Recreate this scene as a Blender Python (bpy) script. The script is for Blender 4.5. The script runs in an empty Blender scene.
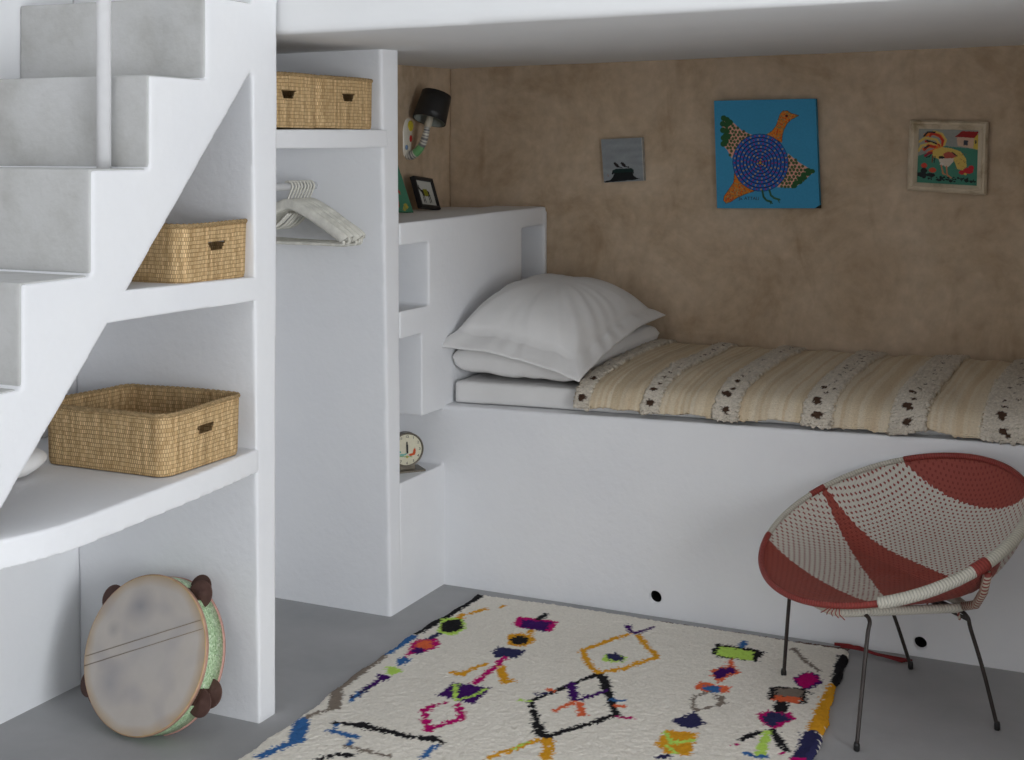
import bpy, bmesh, math, random
import numpy as np
from mathutils import Vector, Matrix, noise
random.seed(4)
rng = np.random.default_rng(7)
SC = bpy.context.scene
COL = SC.collection
PI = math.pi

# ------------------------------------------------------------------ helpers
def s2l(c):
    return tuple(((x/255.)/12.92 if x/255. <= .04045 else ((x/255.+.055)/1.055)**2.4) for x in c[:3])

def new_mat(name, rough=.8, spec=.3):
    m = bpy.data.materials.new(name); m.use_nodes = True
    nt = m.node_tree; b = nt.nodes['Principled BSDF']
    b.inputs['Roughness'].default_value = rough
    b.inputs['Specular IOR Level'].default_value = spec
    return m, nt, b

def N(nt, kind, **kw):
    n = nt.nodes.new(kind)
    for k, v in kw.items():
        if k in n.inputs: n.inputs[k].default_value = v
        else: setattr(n, k, v)
    return n

def ramp(nt, fac, stops):
    r = nt.nodes.new('ShaderNodeValToRGB')
    e = r.color_ramp.elements
    while len(e) < len(stops): e.new(.5)
    for i, (p, c) in enumerate(stops):
        e[i].position = p; e[i].color = (*c, 1) if len(c) == 3 else c
    nt.links.new(fac, r.inputs['Fac'])
    return r

def add_bump(nt, b, height, strength=.3, dist=.01):
    bu = N(nt, 'ShaderNodeBump'); bu.inputs['Strength'].default_value = strength
    bu.inputs['Distance'].default_value = dist
    nt.links.new(height, bu.inputs['Height'])
    nt.links.new(bu.outputs['Normal'], b.inputs['Normal'])
    return bu

def noise_mat(name, stops, scale, rough=.85, bump=(.3, .004, 60), detail=6, spec=.25, stretch=(1, 1, 1), lo=.3, hi=.7):
    m, nt, b = new_mat(name, rough, spec)
    tc = N(nt, 'ShaderNodeTexCoord'); mp = N(nt, 'ShaderNodeMapping'); mp.inputs['Scale'].default_value = stretch
    nt.links.new(tc.outputs['Object'], mp.inputs['Vector'])
    n = N(nt, 'ShaderNodeTexNoise'); n.inputs['Scale'].default_value = scale; n.inputs['Detail'].default_value = detail
    n.inputs['Roughness'].default_value = .6
    nt.links.new(mp.outputs[0], n.inputs['Vector'])
    k = len(stops)
    r = ramp(nt, n.outputs['Fac'], [(lo+(hi-lo)*i/(k-1), c) for i, c in enumerate(stops)])
    nt.links.new(r.outputs['Color'], b.inputs['Base Color'])
    if bump:
        n2 = N(nt, 'ShaderNodeTexNoise'); n2.inputs['Scale'].default_value = bump[2]; n2.inputs['Detail'].default_value = 4
        nt.links.new(mp.outputs[0], n2.inputs['Vector'])
        add_bump(nt, b, n2.outputs['Fac'], bump[0], bump[1])
    return m

def flat_mat(name, c, rough=.6, spec=.3, metal=0, var=.12):
    m, nt, b = new_mat(name, rough, spec)
    n = N(nt, 'ShaderNodeTexNoise'); n.inputs['Scale'].default_value = 35; n.inputs['Detail'].default_value = 3
    tc = N(nt, 'ShaderNodeTexCoord'); nt.links.new(tc.outputs['Object'], n.inputs['Vector'])
    a = tuple(max(0, x*(1-var)) for x in c); d = tuple(min(1, x*(1+var*.8)) for x in c)
    r = ramp(nt, n.outputs['Fac'], [(.35, a), (.65, d)])
    nt.links.new(r.outputs['Color'], b.inputs['Base Color'])
    b.inputs['Metallic'].default_value = metal
    return m

def vcol_mat(name, rough=.9, bump=None, spec=.2, var=.12, vscale=80):
    m, nt, b = new_mat(name, rough, spec)
    a = N(nt, 'ShaderNodeAttribute'); a.attribute_name = 'Col'
    tc = N(nt, 'ShaderNodeTexCoord')
    n = N(nt, 'ShaderNodeTexNoise'); n.inputs['Scale'].default_value = vscale; n.inputs['Detail'].default_value = 4
    nt.links.new(tc.outputs['Object'], n.inputs['Vector'])
    r = ramp(nt, n.outputs['Fac'], [(.3, (1-var,)*3), (.7, (1, 1, 1))])
    mx = N(nt, 'ShaderNodeMix'); mx.data_type = 'RGBA'; mx.blend_type = 'MULTIPLY'
    mx.inputs['Factor'].default_value = 1
    nt.links.new(a.outputs['Color'], mx.inputs['A']); nt.links.new(r.outputs['Color'], mx.inputs['B'])
    nt.links.new(mx.outputs['Result'], b.inputs['Base Color'])
    if bump:
        n2 = N(nt, 'ShaderNodeTexNoise'); n2.inputs['Scale'].default_value = bump[2]; n2.inputs['Detail'].default_value = 3
        nt.links.new(tc.outputs['Object'], n2.inputs['Vector'])
        add_bump(nt, b, n2.outputs['Fac'], bump[0], bump[1])
    return m

def mobj(name, verts, faces, mat=None, parent=None, smooth=True, uvs=None, cols=None, loc=None):
    me = bpy.data.meshes.new(name)
    me.from_pydata([tuple(map(float, v)) for v in verts], [], faces)
    if uvs is not None:
        l = me.uv_layers.new(name='UVMap')
        vi = np.empty(len(me.loops), dtype=np.int32); me.loops.foreach_get('vertex_index', vi)
        l.data.foreach_set('uv', np.asarray(uvs, dtype=np.float32)[vi].ravel())
    if cols is not None:
        a = me.color_attributes.new('Col', 'FLOAT_COLOR', 'POINT')
        c = np.ones((len(verts), 4), dtype=np.float32); c[:, :3] = np.asarray(cols)[:, :3]
        a.data.foreach_set('color', c.ravel())
    me.update()
    if smooth: me.polygons.foreach_set('use_smooth', [True]*len(me.polygons))
    o = bpy.data.objects.new(name, me); COL.objects.link(o)
    if mat: me.materials.append(mat)
    if parent: o.parent = parent
    if loc: o.location = loc
    return o

def thing(name, label, cat, loc=(0, 0, 0), rotz=0, group=None):
    o = bpy.data.objects.new(name, None); COL.objects.link(o)
    o.empty_display_size = .05
    o.location = loc; o.rotation_euler = (0, 0, rotz); o['label'] = label; o['category'] = cat
    if group: o['group'] = group
    return o

def tag(o, label, cat, group=None):
    o['label'] = label; o['category'] = cat
    if group: o['group'] = group
    return o

def struct(o): o['kind'] = 'structure'; return o

class MB:
    def __init__(s): s.v = []; s.f = []; s.uv = []; s.c = []
    def add(s, v, f, uv=None, c=None):
        o = len(s.v); s.v += [tuple(x) for x in v]; s.f += [[i+o for i in q] for q in f]
        s.uv += list(uv) if uv is not None else [(0, 0)]*len(v)
        s.c += list(c) if c is not None else [(1, 1, 1)]*len(v)
    def box(s, x0, x1, y0, y1, z0, z1):
        v = [(x, y, z) for x in (x0, x1) for y in (y0, y1) for z in (z0, z1)]
        s.add(v, [[0, 1, 3, 2], [4, 6, 7, 5], [0, 4, 5, 1], [2, 3, 7, 6], [0, 2, 6, 4], [1, 5, 7, 3]])
    def prismX(s, yz, x0, x1):
        """polygon in the YZ plane pushed along X"""
        a = sum(yz[i][0]*yz[(i+1) % len(yz)][1]-yz[(i+1) % len(yz)][0]*yz[i][1] for i in range(len(yz)))
        if a < 0: yz = yz[::-1]
        n = len(yz); v = [(x0, y, z) for y, z in yz]+[(x1, y, z) for y, z in yz]
        s.add(v, [list(range(n))[::-1], list(range(n, 2*n))]+[[i, (i+1) % n, n+(i+1) % n, n+i] for i in range(n)])
    def prismZ(s, xy, z0, z1):
        a = sum(xy[i][0]*xy[(i+1) % len(xy)][1]-xy[(i+1) % len(xy)][0]*xy[i][1] for i in range(len(xy)))
        if a < 0: xy = xy[::-1]
        n = len(xy); v = [(x, y, z0) for x, y in xy]+[(x, y, z1) for x, y in xy]
        s.add(v, [list(range(n))[::-1], list(range(n, 2*n))]+[[i, (i+1) % n, n+(i+1) % n, n+i] for i in range(n)])
    def tube(s, path, r, seg=10, closed=False, cap=True, cfn=None, flat=1.0):
        P = [Vector(p) for p in path]; n = len(P)
        R = r if hasattr(r, '__len__') else [r]*n
        L = 0; up = None; ring = []; vs = []; uv = []; cs = []
        for i in range(n):
            if closed: t = (P[(i+1) % n]-P[i-1]).normalized()
            else: t = (P[min(i+1, n-1)]-P[max(i-1, 0)]).normalized()
            if up is None:
                up = t.orthogonal().normalized() if abs(t.z) > .9 else Vector((0, 0, 1))
            a = t.cross(up).normalized(); up = a.cross(t).normalized()
            if i: L += (P[i]-P[i-1]).length
            for k in range(seg):
                q = 2*PI*k/seg
                vs.append(P[i]+a*math.cos(q)*R[i]+up*math.sin(q)*R[i]*flat)
                uv.append((L, k/seg)); cs.append(cfn(i/(n-1)) if cfn else (1, 1, 1))
        f = []
        m = n if closed else n-1
        for i in range(m):
            for k in range(seg):
                j = (i+1) % n
                f.append([i*seg+k, i*seg+(k+1) % seg, j*seg+(k+1) % seg, j*seg+k])
        if cap and not closed:
            f.append(list(range(seg))[::-1]); f.append([(n-1)*seg+k for k in range(seg)])
        s.add(vs, f, uv, cs)
    def lathe(s, prof, seg=32, M=None, cap=True):
        M = M or Matrix()
        v = []; f = []
        for (r, z) in prof:
            for k in range(seg):
                q = 2*PI*k/seg; v.append(M @ Vector((r*math.cos(q), r*math.sin(q), z)))
        for i in range(len(prof)-1):
            for k in range(seg):
                f.append([i*seg+k, i*seg+(k+1) % seg, (i+1)*seg+(k+1) % seg, (i+1)*seg+k])
        if cap:
            f.append(list(range(seg))[::-1]); f.append([(len(prof)-1)*seg+k for k in range(seg)])
        s.add(v, f)
    def build(s, name, mat, parent=None, smooth=True, uv=False, col=False):
        return mobj(name, s.v, s.f, mat, parent, smooth, s.uv if uv else None, s.c if col else None)

def spline(pts, n):
    out = []; P = [np.array(p, float) for p in pts]; k = len(P)-1
    for i in range(n):
        t = i/(n-1)*k; j = min(int(t), k-1); t -= j
        p0 = P[max(j-1, 0)]; p1 = P[j]; p2 = P[j+1]; p3 = P[min(j+2, k)]
        out.append(.5*((2*p1)+(-p0+p2)*t+(2*p0-5*p1+4*p2-p3)*t*t+(-p0+3*p1-3*p2+p3)*t**3))
    return out

clouds = bpy.data.textures.new('hand_plaster', 'CLOUDS'); clouds.noise_scale = .28; clouds.noise_depth = 1

def plaster(o, vox=.009, it=5, wob=.007):
    vox *= .72; it = max(2, it-2); wob *= .5
    m = o.modifiers.new('r', 'REMESH'); m.mode = 'VOXEL'; m.voxel_size = vox; m.use_smooth_shade = True
    m = o.modifiers.new('s', 'SMOOTH'); m.iterations = it; m.factor = .5
    if wob:
        m = o.modifiers.new('d', 'DISPLACE'); m.texture = clouds; m.strength = wob; m.mid_level = .58; m.texture_coords = 'GLOBAL'
    return o

def bake(o):
    dg = bpy.context.evaluated_depsgraph_get(); dg.update()
    me = bpy.data.meshes.new_from_object(o.evaluated_get(dg))
    o.modifiers.clear(); o.data = me; me.name = o.name
    return o

def inpoly(x, y, poly):
    r = np.zeros(x.shape, bool); n = len(poly); j = n-1
    for i in range(n):
        xi, yi = poly[i]; xj, yj = poly[j]
        if yi != yj:
            r ^= ((yi > y) != (yj > y)) & (x < (xj-xi)*(y-yi)/(yj-yi)+xi)
        j = i
    return r

def paint(x, y, bg, shapes, jit=0.):
    """x,y arrays -> linear colours; shapes drawn in order; colours are sRGB 0-255"""
    c = np.tile(np.array(s2l(bg)), (x.size, 1)).reshape(x.shape+(3,))
    for sh in shapes:
        xx = x+rng.normal(0, jit, x.shape) if jit else x
        yy = y+rng.normal(0, jit, x.shape) if jit else y
        k = sh[0]
        if k == 'p': m = inpoly(xx, yy, sh[1]); cc = sh[2]
        elif k == 'd':
            (cx, cy), r = sh[1], sh[2]
            rx, ry = r if hasattr(r, '__len__') else (r, r)
            m = ((xx-cx)/rx)**2+((yy-cy)/ry)**2 < 1; cc = sh[3]
        elif k == 'l':
            pts, w, cc = sh[1], sh[2], sh[3]
            m = np.zeros(x.shape, bool)
            for a, b in zip(pts[:-1], pts[1:]):
                dx, dy = b[0]-a[0], b[1]-a[1]; q = dx*dx+dy*dy+1e-12
                t = np.clip(((xx-a[0])*dx+(yy-a[1])*dy)/q, 0, 1)
                m |= (xx-a[0]-t*dx)**2+(yy-a[1]-t*dy)**2 < (w/2)**2
        c[m] = s2l(cc)
    return c

def grid_faces(nu, nv, flip=False):
    f = []
    for j in range(nv-1):
        for i in range(nu-1):
            a = j*nu+i
            q = [a, a+1, a+nu+1, a+nu]
            f.append(q[::-1] if flip else q)
    return f

def fbm(x, y, z, s):
    return noise.noise(Vector((x*s, y*s, z*s)))

# ------------------------------------------------------------------ materials
WHITE = noise_mat('white_plaster', [(.865, .873, .900), (.89, .898, .918), (.91, .916, .930)], 3.0, .85, (.35, .004, 45))
OFFW = noise_mat('grey_render', [(.80, .81, .83), (.85, .86, .88)], 3, .9)
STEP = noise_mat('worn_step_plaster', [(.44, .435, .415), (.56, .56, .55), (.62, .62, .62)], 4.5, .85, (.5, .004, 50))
CEIL = noise_mat('ceiling_plaster', [(.84, .85, .86), (.87, .875, .88)], 3.0, .9, (.2, .004, 30))
FLOOR = noise_mat('grey_tadelakt_floor', [(.34, .345, .35), (.40, .40, .405), (.46, .46, .465)], 2.2, .5, (.12, .003, 30), detail=10, spec=.35)
def brown_plaster():
    m, nt, b = new_mat('brown_tadelakt', .75, .25)
    tc = N(nt, 'ShaderNodeTexCoord')
    n1 = N(nt, 'ShaderNodeTexNoise'); n1.inputs['Scale'].default_value = 3.2; n1.inputs['Detail'].default_value = 9
    n1.inputs['Roughness'].default_value = .68; n1.inputs['Distortion'].default_value = .5
    n2 = N(nt, 'ShaderNodeTexNoise'); n2.inputs['Scale'].default_value = 22; n2.inputs['Detail'].default_value = 5
    mp = N(nt, 'ShaderNodeMapping'); mp.inputs['Scale'].default_value = (1, 1, .35)
    n3 = N(nt, 'ShaderNodeTexNoise'); n3.inputs['Scale'].default_value = 7; n3.inputs['Detail'].default_value = 6; n3.inputs['Distortion'].default_value = 1
    nt.links.new(tc.outputs['Object'], mp.inputs['Vector']); nt.links.new(mp.outputs[0], n3.inputs['Vector'])
    for n in (n1, n2): nt.links.new(tc.outputs['Object'], n.inputs['Vector'])
    r1 = ramp(nt, n1.outputs['Fac'], [(.3, (.43, .309, .199)), (.50, (.57, .437, .308)), (.74, (.68, .543, .405))])
    r2 = ramp(nt, n2.outputs['Fac'], [(.3, (.86, .86, .86)), (.7, (1.06, 1.06, 1.06))])
    r3 = ramp(nt, n3.outputs['Fac'], [(.28, (.76, .71, .66)), (.42, (1, 1, 1)), (.66, (1, 1, 1)), (.76, (1.12, 1.12, 1.13))])
    mx = N(nt, 'ShaderNodeMix'); mx.data_type = 'RGBA'; mx.blend_type = 'MULTIPLY'; mx.inputs['Factor'].default_value = 1
    my = N(nt, 'ShaderNodeMix'); my.data_type = 'RGBA'; my.blend_type = 'MULTIPLY'; my.inputs['Factor'].default_value = .7
    nt.links.new(r1.outputs[0], mx.inputs['A']); nt.links.new(r2.outputs[0], mx.inputs['B'])
    nt.links.new(mx.outputs['Result'], my.inputs['A']); nt.links.new(r3.outputs[0], my.inputs['B'])
    nt.links.new(my.outputs['Result'], b.inputs['Base Color'])
    add_bump(nt, b, n1.outputs['Fac'], .35, .012)
    return m
BROWN = brown_plaster()
LINEN = noise_mat('white_cotton', [(.78, .77, .76), (.84, .83, .82)], 6, .9, (.15, .002, 300))
RUGM = vcol_mat('wool_pile', .95, (.6, .003, 260), .1, .10, 140)
BLANK = vcol_mat('woven_blanket', .95, (.6, .004, 330), .1, .15, 200)
PICT = vcol_mat('painted_board', .7, (.1, .001, 300), .25, .08, 120)
BLACKM = flat_mat('black_lacquer', (.018, .017, .017), .45, .4)
DARKMET = flat_mat('dark_iron_rod', (.045, .036, .032), .45, .5, .3)
CREAMPL = flat_mat('cream_plastic_hanger', (.80, .78, .70), .45, .4)
WHITEMET = flat_mat('white_painted_metal', (.84, .84, .85), .4, .4, 0, .02)
RUST = flat_mat('rusted_tin', (.115, .062, .05), .6, .3, .2)
DARKHOLE = flat_mat('dark_hole_shade', (.02, .02, .02), .9, .1)

def basket_mat():
    m, nt, b = new_mat('woven_palm_basket', .75, .2)
    uv = N(nt, 'ShaderNodeUVMap')
    # slight waviness of the weave
    nz = N(nt, 'ShaderNodeTexNoise'); nz.inputs['Scale'].default_value = 25; nt.links.new(uv.outputs[0], nz.inputs['Vector'])
    mu = N(nt, 'ShaderNodeVectorMath', operation='SCALE'); mu.inputs['Scale'].default_value = .006
    nt.links.new(nz.outputs['Color'], mu.inputs[0])
    ad = N(nt, 'ShaderNodeVectorMath', operation='ADD'); nt.links.new(uv.outputs[0], ad.inputs[0]); nt.links.new(mu.outputs[0], ad.inputs[1])
    br = N(nt, 'ShaderNodeTexBrick'); br.offset = .5
    br.inputs['Scale'].default_value = 1; br.inputs['Brick Width'].default_value = .0062; br.inputs['Row Height'].default_value = .0100
    br.inputs['Mortar Size'].default_value = .0009; br.inputs['Mortar Smooth'].default_value = .6
    br.inputs['Color1'].default_value = (.62, .42, .21, 1); br.inputs['Color2'].default_value = (.84, .63, .36, 1)
    br.inputs['Mortar'].default_value = (.42, .27, .125, 1)
    nt.links.new(ad.outputs[0], br.inputs['Vector'])
    n2 = N(nt, 'ShaderNodeTexNoise'); n2.inputs['Scale'].default_value = 18; n2.inputs['Detail'].default_value = 4
    mp = N(nt, 'ShaderNodeMapping'); mp.inputs['Scale'].default_value = (4.5, .22, 1)
    nt.links.new(uv.outputs[0], mp.inputs['Vector']); nt.links.new(mp.outputs[0], n2.inputs['Vector'])
    r = ramp(nt, n2.outputs['Fac'], [(.3, (.72, .68, .62)), (.7, (1.2, 1.2, 1.2))])
    mx = N(nt, 'ShaderNodeMix'); mx.data_type = 'RGBA'; mx.blend_type = 'MULTIPLY'; mx.inputs['Factor'].default_value = 1
    nt.links.new(br.outputs['Color'], mx.inputs['A']); nt.links.new(r.outputs[0], mx.inputs['B'])
    nt.links.new(mx.outputs['Result'], b.inputs['Base Color'])
    inv = N(nt, 'ShaderNodeMath', operation='SUBTRACT'); inv.inputs[0].default_value = 1
    nt.links.new(br.outputs['Fac'], inv.inputs[1])
    add_bump(nt, b, inv.outputs[0], .8, .003)
    return m
BASK = basket_mat()

# ------------------------------------------------------------------ the room
XS = -2.11      # stair face
XB = -2.72      # back of the niches
XD = -2.21      # face of the partition and headboard
YW = 5.04       # brown wall

m = MB(); m.box(-2.9, 3.2, -1.7, 5.2, -.12, 0)
struct(m.build('floor', FLOOR, smooth=False))
m = MB(); m.box(-2.86, XB, -1.6, 5.14, 0, 3.7)
struct(m.build('wall_left', WHITE, smooth=False))
m = MB(); m.box(-2.86, -2.4, -1.7, -1.6, 0, 3.7); m.box(-1.4, 3.2, -1.7, -1.6, 0, 3.7); m.box(-2.4, -1.4, -1.7, -1.6, 2.6, 3.7)
struct(m.build('wall_front', OFFW, smooth=False))
m = MB(); m.box(-2.9, 3.2, -1.7, 3.15, 3.6, 3.72)
struct(m.build('ceiling', CEIL, smooth=False))
# right wall with a tall window opening
WX = 2.75; WY0, WY1, WZ0, WZ1 = -.4, 2.2, .12, 2.3
m = MB(); m.box(WX, WX+.3, -1.6, WY0, 0, 3.6); m.box(WX, WX+.3, WY1, 5.14, 0, 3.6)
m.box(WX, WX+.3, WY0, WY1, 0, WZ0); m.box(WX, WX+.3, WY0, WY1, WZ1, 3.6)
struct(m.build('wall_right', OFFW, smooth=False))
m = MB(); t_ = .05
for y in (WY0, WY1-t_, (WY0+WY1-t_)/2): m.box(WX+.05, WX+.11, y, y+t_, WZ0, WZ1)
for z in (WZ0, WZ1-t_): m.box(WX+.05, WX+.11, WY0, WY1, z, z+t_)
struct(m.build('window_1', WHITEMET, smooth=False))
# brown wall behind the bed, and its return on the left above the headboard
def brown_panel(name, o, du, dv, nu, nv, nrm):
    vs = []
    for j in range(nv):
        for i in range(nu):
            p = Vector(o)+Vector(du)*(i/(nu-1))+Vector(dv)*(j/(nv-1))
            w = fbm(p.x, p.y, p.z, 2.3)*.006+fbm(p.x, p.y, p.z, 7)*.002
            vs.append(p+Vector(nrm)*w)
    return mobj(name, vs, grid_faces(nu, nv), BROWN)
o = brown_panel('wall_back', (-2.72, YW+.004, 0), (3.1, 0, 0), (0, 0, 1.9), 220, 130, (0, -1, 0))
md = o.modifiers.new('s', 'SOLIDIFY'); md.thickness = .1; md.offset = -1
struct(o)
o = brown_panel('wall_alcove', (-2.668, YW, 1.1), (0, -1.22, 0), (0, 0, .8), 90, 60, (1, 0, 0))
md = o.modifiers.new('s', 'SOLIDIFY'); md.thickness = .05; md.offset = 0
struct(o)
# low alcove ceiling with the wall above its edge
m = MB(); m.prismX([(3.04, 1.808), (5.12, 1.846), (5.12, 2.1), (3.25, 2.1), (3.25, 3.62), (3.04, 3.62)], -2.80, 2.76)
m.v = [(x, y, z+(.011*(x+2.11) if z < 2 else 0)) for x, y, z in m.v]
o = m.build('ceiling_alcove', CEIL); plaster(o, .02, 4, .008); struct(o)
# right end wall of the alcove (outside the frame, it shades the right of the bed)
m = MB(); m.box(.42, .56, 2.58, 5.03, 0, 1.8); m.box(.42, .56, 2.58, 3.03, 1.8, 3.6)
struct(m.build('wall_alcove_end', BROWN, smooth=False))

# ------------------------------------------------------------------ staircase with niches
stairs = thing('staircase', 'white plaster staircase at the left with niches and a slim white pole', 'staircase', (XS, 2.5, 0))
def ch(o, parent):
    o.parent = parent; o.matrix_parent_inverse = Matrix.Translation(-Vector(parent.location)) if parent.rotation_euler.z == 0 else parent.matrix_basis.inverted()
    return o
RY = [1.09, 1.29, 1.49, 1.695, 1.90, 2.112, 2.316, 2.508, 2.717, 2.925, 3.13, 3.33]
RZ = [.20, .40, .60, .80, 1.005, 1.222, 1.455, 1.673, 1.880, 2.09, 2.30, 2.50]
ol = [(RY[0], 0.0)]
for y, z in zip(RY, RZ):
    ol.append((y, ol[-1][1])); ol.append((y, z))
ol = ol[1:]
ol.append((3.9, 2.50))
under = [(3.9, 2.1), (3.03, 1.90), (3.025, 1.80), (2.911, 1.715), (2.43, 1.182), (2.06, .779), (1.345, 0)]
m = MB(); m.prismX(ol+under, XB+.0, XS)
m.prismX([(2.937, -.02), (3.022, -.02), (3.030, 1.95), (2.905, 1.95), (2.908, 1.66)], XB, XS)
m.v = [(x, y+(.011 if y < 3.0 else 0), z) for x, y, z in m.v]
o = plaster(m.build('stair_body', WHITE), .009, 4, .006); ch(o, stairs)
# side wall beyond the steps is wall_left; the worn treads and risers
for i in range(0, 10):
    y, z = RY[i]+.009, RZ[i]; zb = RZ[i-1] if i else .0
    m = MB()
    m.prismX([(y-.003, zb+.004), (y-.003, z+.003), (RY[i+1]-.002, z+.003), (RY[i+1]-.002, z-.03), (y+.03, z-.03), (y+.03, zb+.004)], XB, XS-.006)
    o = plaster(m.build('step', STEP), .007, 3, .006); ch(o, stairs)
m = MB(); m.prismX([(2.36, 1.112), (2.95, 1.107), (2.95, 1.169), (2.40, 1.182)], XB, XS)
o = plaster(m.build('shelf', WHITE), .007, 4, .005); ch(o, stairs)
fr = spline([(-2.108, 2.945), (-2.082, 2.72), (-2.064, 2.48), (-2.050, 2.18), (-2.084, 2.02), (-2.11, 1.92)], 24)
m = MB(); m.prismZ([(XB, 1.92)]+[(XB, 2.945)]+[tuple(p) for p in fr], .660, .720)
o = plaster(m.build('shelf', WHITE), .007, 4, .005); ch(o, stairs)
# slim pole standing on a tread
m = MB(); m.tube([(-2.224, 2.49, 1.44), (-2.224, 2.49, 3.62)], .0170, 20)
o = m.build('pole', WHITEMET); ch(o, stairs)

# ------------------------------------------------------------------ partition, closet shelf, headboard, bed platform
m = MB(); m.prismX([(3.80, -.02), (3.872, -.02), (3.850, 1.84), (3.740, 1.84)], XB, XD)
o = plaster(m.build('wall_partition', WHITE), .009, 4, .004); struct(o)
m = MB(); m.prismX([(3.03, 1.502), (3.78, 1.508), (3.77, 1.566), (3.03, 1.556)], XB, -2.205)
o = plaster(m.build('closet_shelf', WHITE), .007, 4, .004)
tag(o, 'thick white plaster shelf across the closet under two baskets', 'shelf')

m = MB()
m.box(-2.67, -2.42, 3.86, YW, -.02, 1.264)
Xf = XD; xb = -2.44
def hb(yz): m.prismX(yz, xb, Xf)
hb([(3.86, -.02), (4.20, -.02), (4.20, .415), (3.86, .415)])
hb([(3.86, 1.188), (YW, 1.200), (YW, 1.272), (3.86, 1.262)])
hb([(4.008, .897), (4.008, .608), (4.164, .608), (4.164, .40), (YW+.01, .40), (YW+.01, .897)])
hb([(3.86, .885), (YW+.01, .885), (YW+.01, .974), (3.86, .974)])
hb([(4.056, .96), (4.809, .96), (4.809, 1.21), (4.056, 1.20)])
m.box(xb, Xf+.004, 5.018, YW, .95, 1.25)
o = plaster(m.build('headboard', WHITE), .008, 4, .004)
tag(o, 'white plaster headboard block with small square niches beside the pillows', 'headboard')

m = MB()
vs = [(-2.27, 4.164), (.45, 4.164), (.45, YW), (-2.27, YW)]
m.v = []; m.f = []; m.uv = []; m.c = []
zt = {-2.27: .617, .45: .668}
v = [(x, y, -.02) for x, y in vs]+[(x, y, zt[x]) for x, y in vs]
m.add(v, [[3, 2, 1, 0], [4, 5, 6, 7], [0, 1, 5, 4], [1, 2, 6, 5], [2, 3, 7, 6], [3, 0, 4, 7]])
bed = plaster(m.build('bed_platform', WHITE), .010, 4, .005)
tag(bed, 'low white plaster bed platform with two small round holes near the floor', 'platform')
bake(bed)
for hx, hz, r in ((-1.442, .062, .021), (-.617, .041, .019)):
    c = MB(); c.tube([(hx, 4.05, hz), (hx, 4.30, hz)], r, 20)
    cu = c.build('cut', None)
    bq = bmesh.new(); bq.from_mesh(cu.data); bmesh.ops.recalc_face_normals(bq, faces=bq.faces); bq.to_mesh(cu.data); bq.free()
    md = bed.modifiers.new('b', 'BOOLEAN'); md.object = cu; md.operation = 'DIFFERENCE'; md.solver = 'EXACT'
    bake(bed); bpy.data.objects.remove(cu)
    l = MB()
    seg = 20; pr = [(r-.0005, 4.183), (r-.0005, 4.298), (.0005, 4.298)]
    vv = [(hx+rr*math.cos(2*PI*k/seg), y, hz+rr*math.sin(2*PI*k/seg)) for rr, y in pr for k in range(seg)]
    l.add(vv, [[i*seg+k, i*seg+(k+1) % seg, (i+1)*seg+(k+1) % seg, (i+1)*seg+k] for i in range(2) for k in range(seg)])
    l.build('hole_shade', DARKHOLE, bed)  # near-black sleeve standing in for the shade inside the plaster hole

# ------------------------------------------------------------------ mattress, pillows, blanket
m = MB(); m.box(-2.195, .40, 4.21, 5.02, .620, .698)
m.v = [(x, y, z+(.0175 if z < .65 else .006)*(x+2.2)) for x, y, z in m.v]
mat_o = plaster(m.build('mattress', LINEN), .012, 12, .012)
tag(mat_o, 'thin white mattress on the plaster bed platform, under blanket and pillows', 'mattress')

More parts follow.
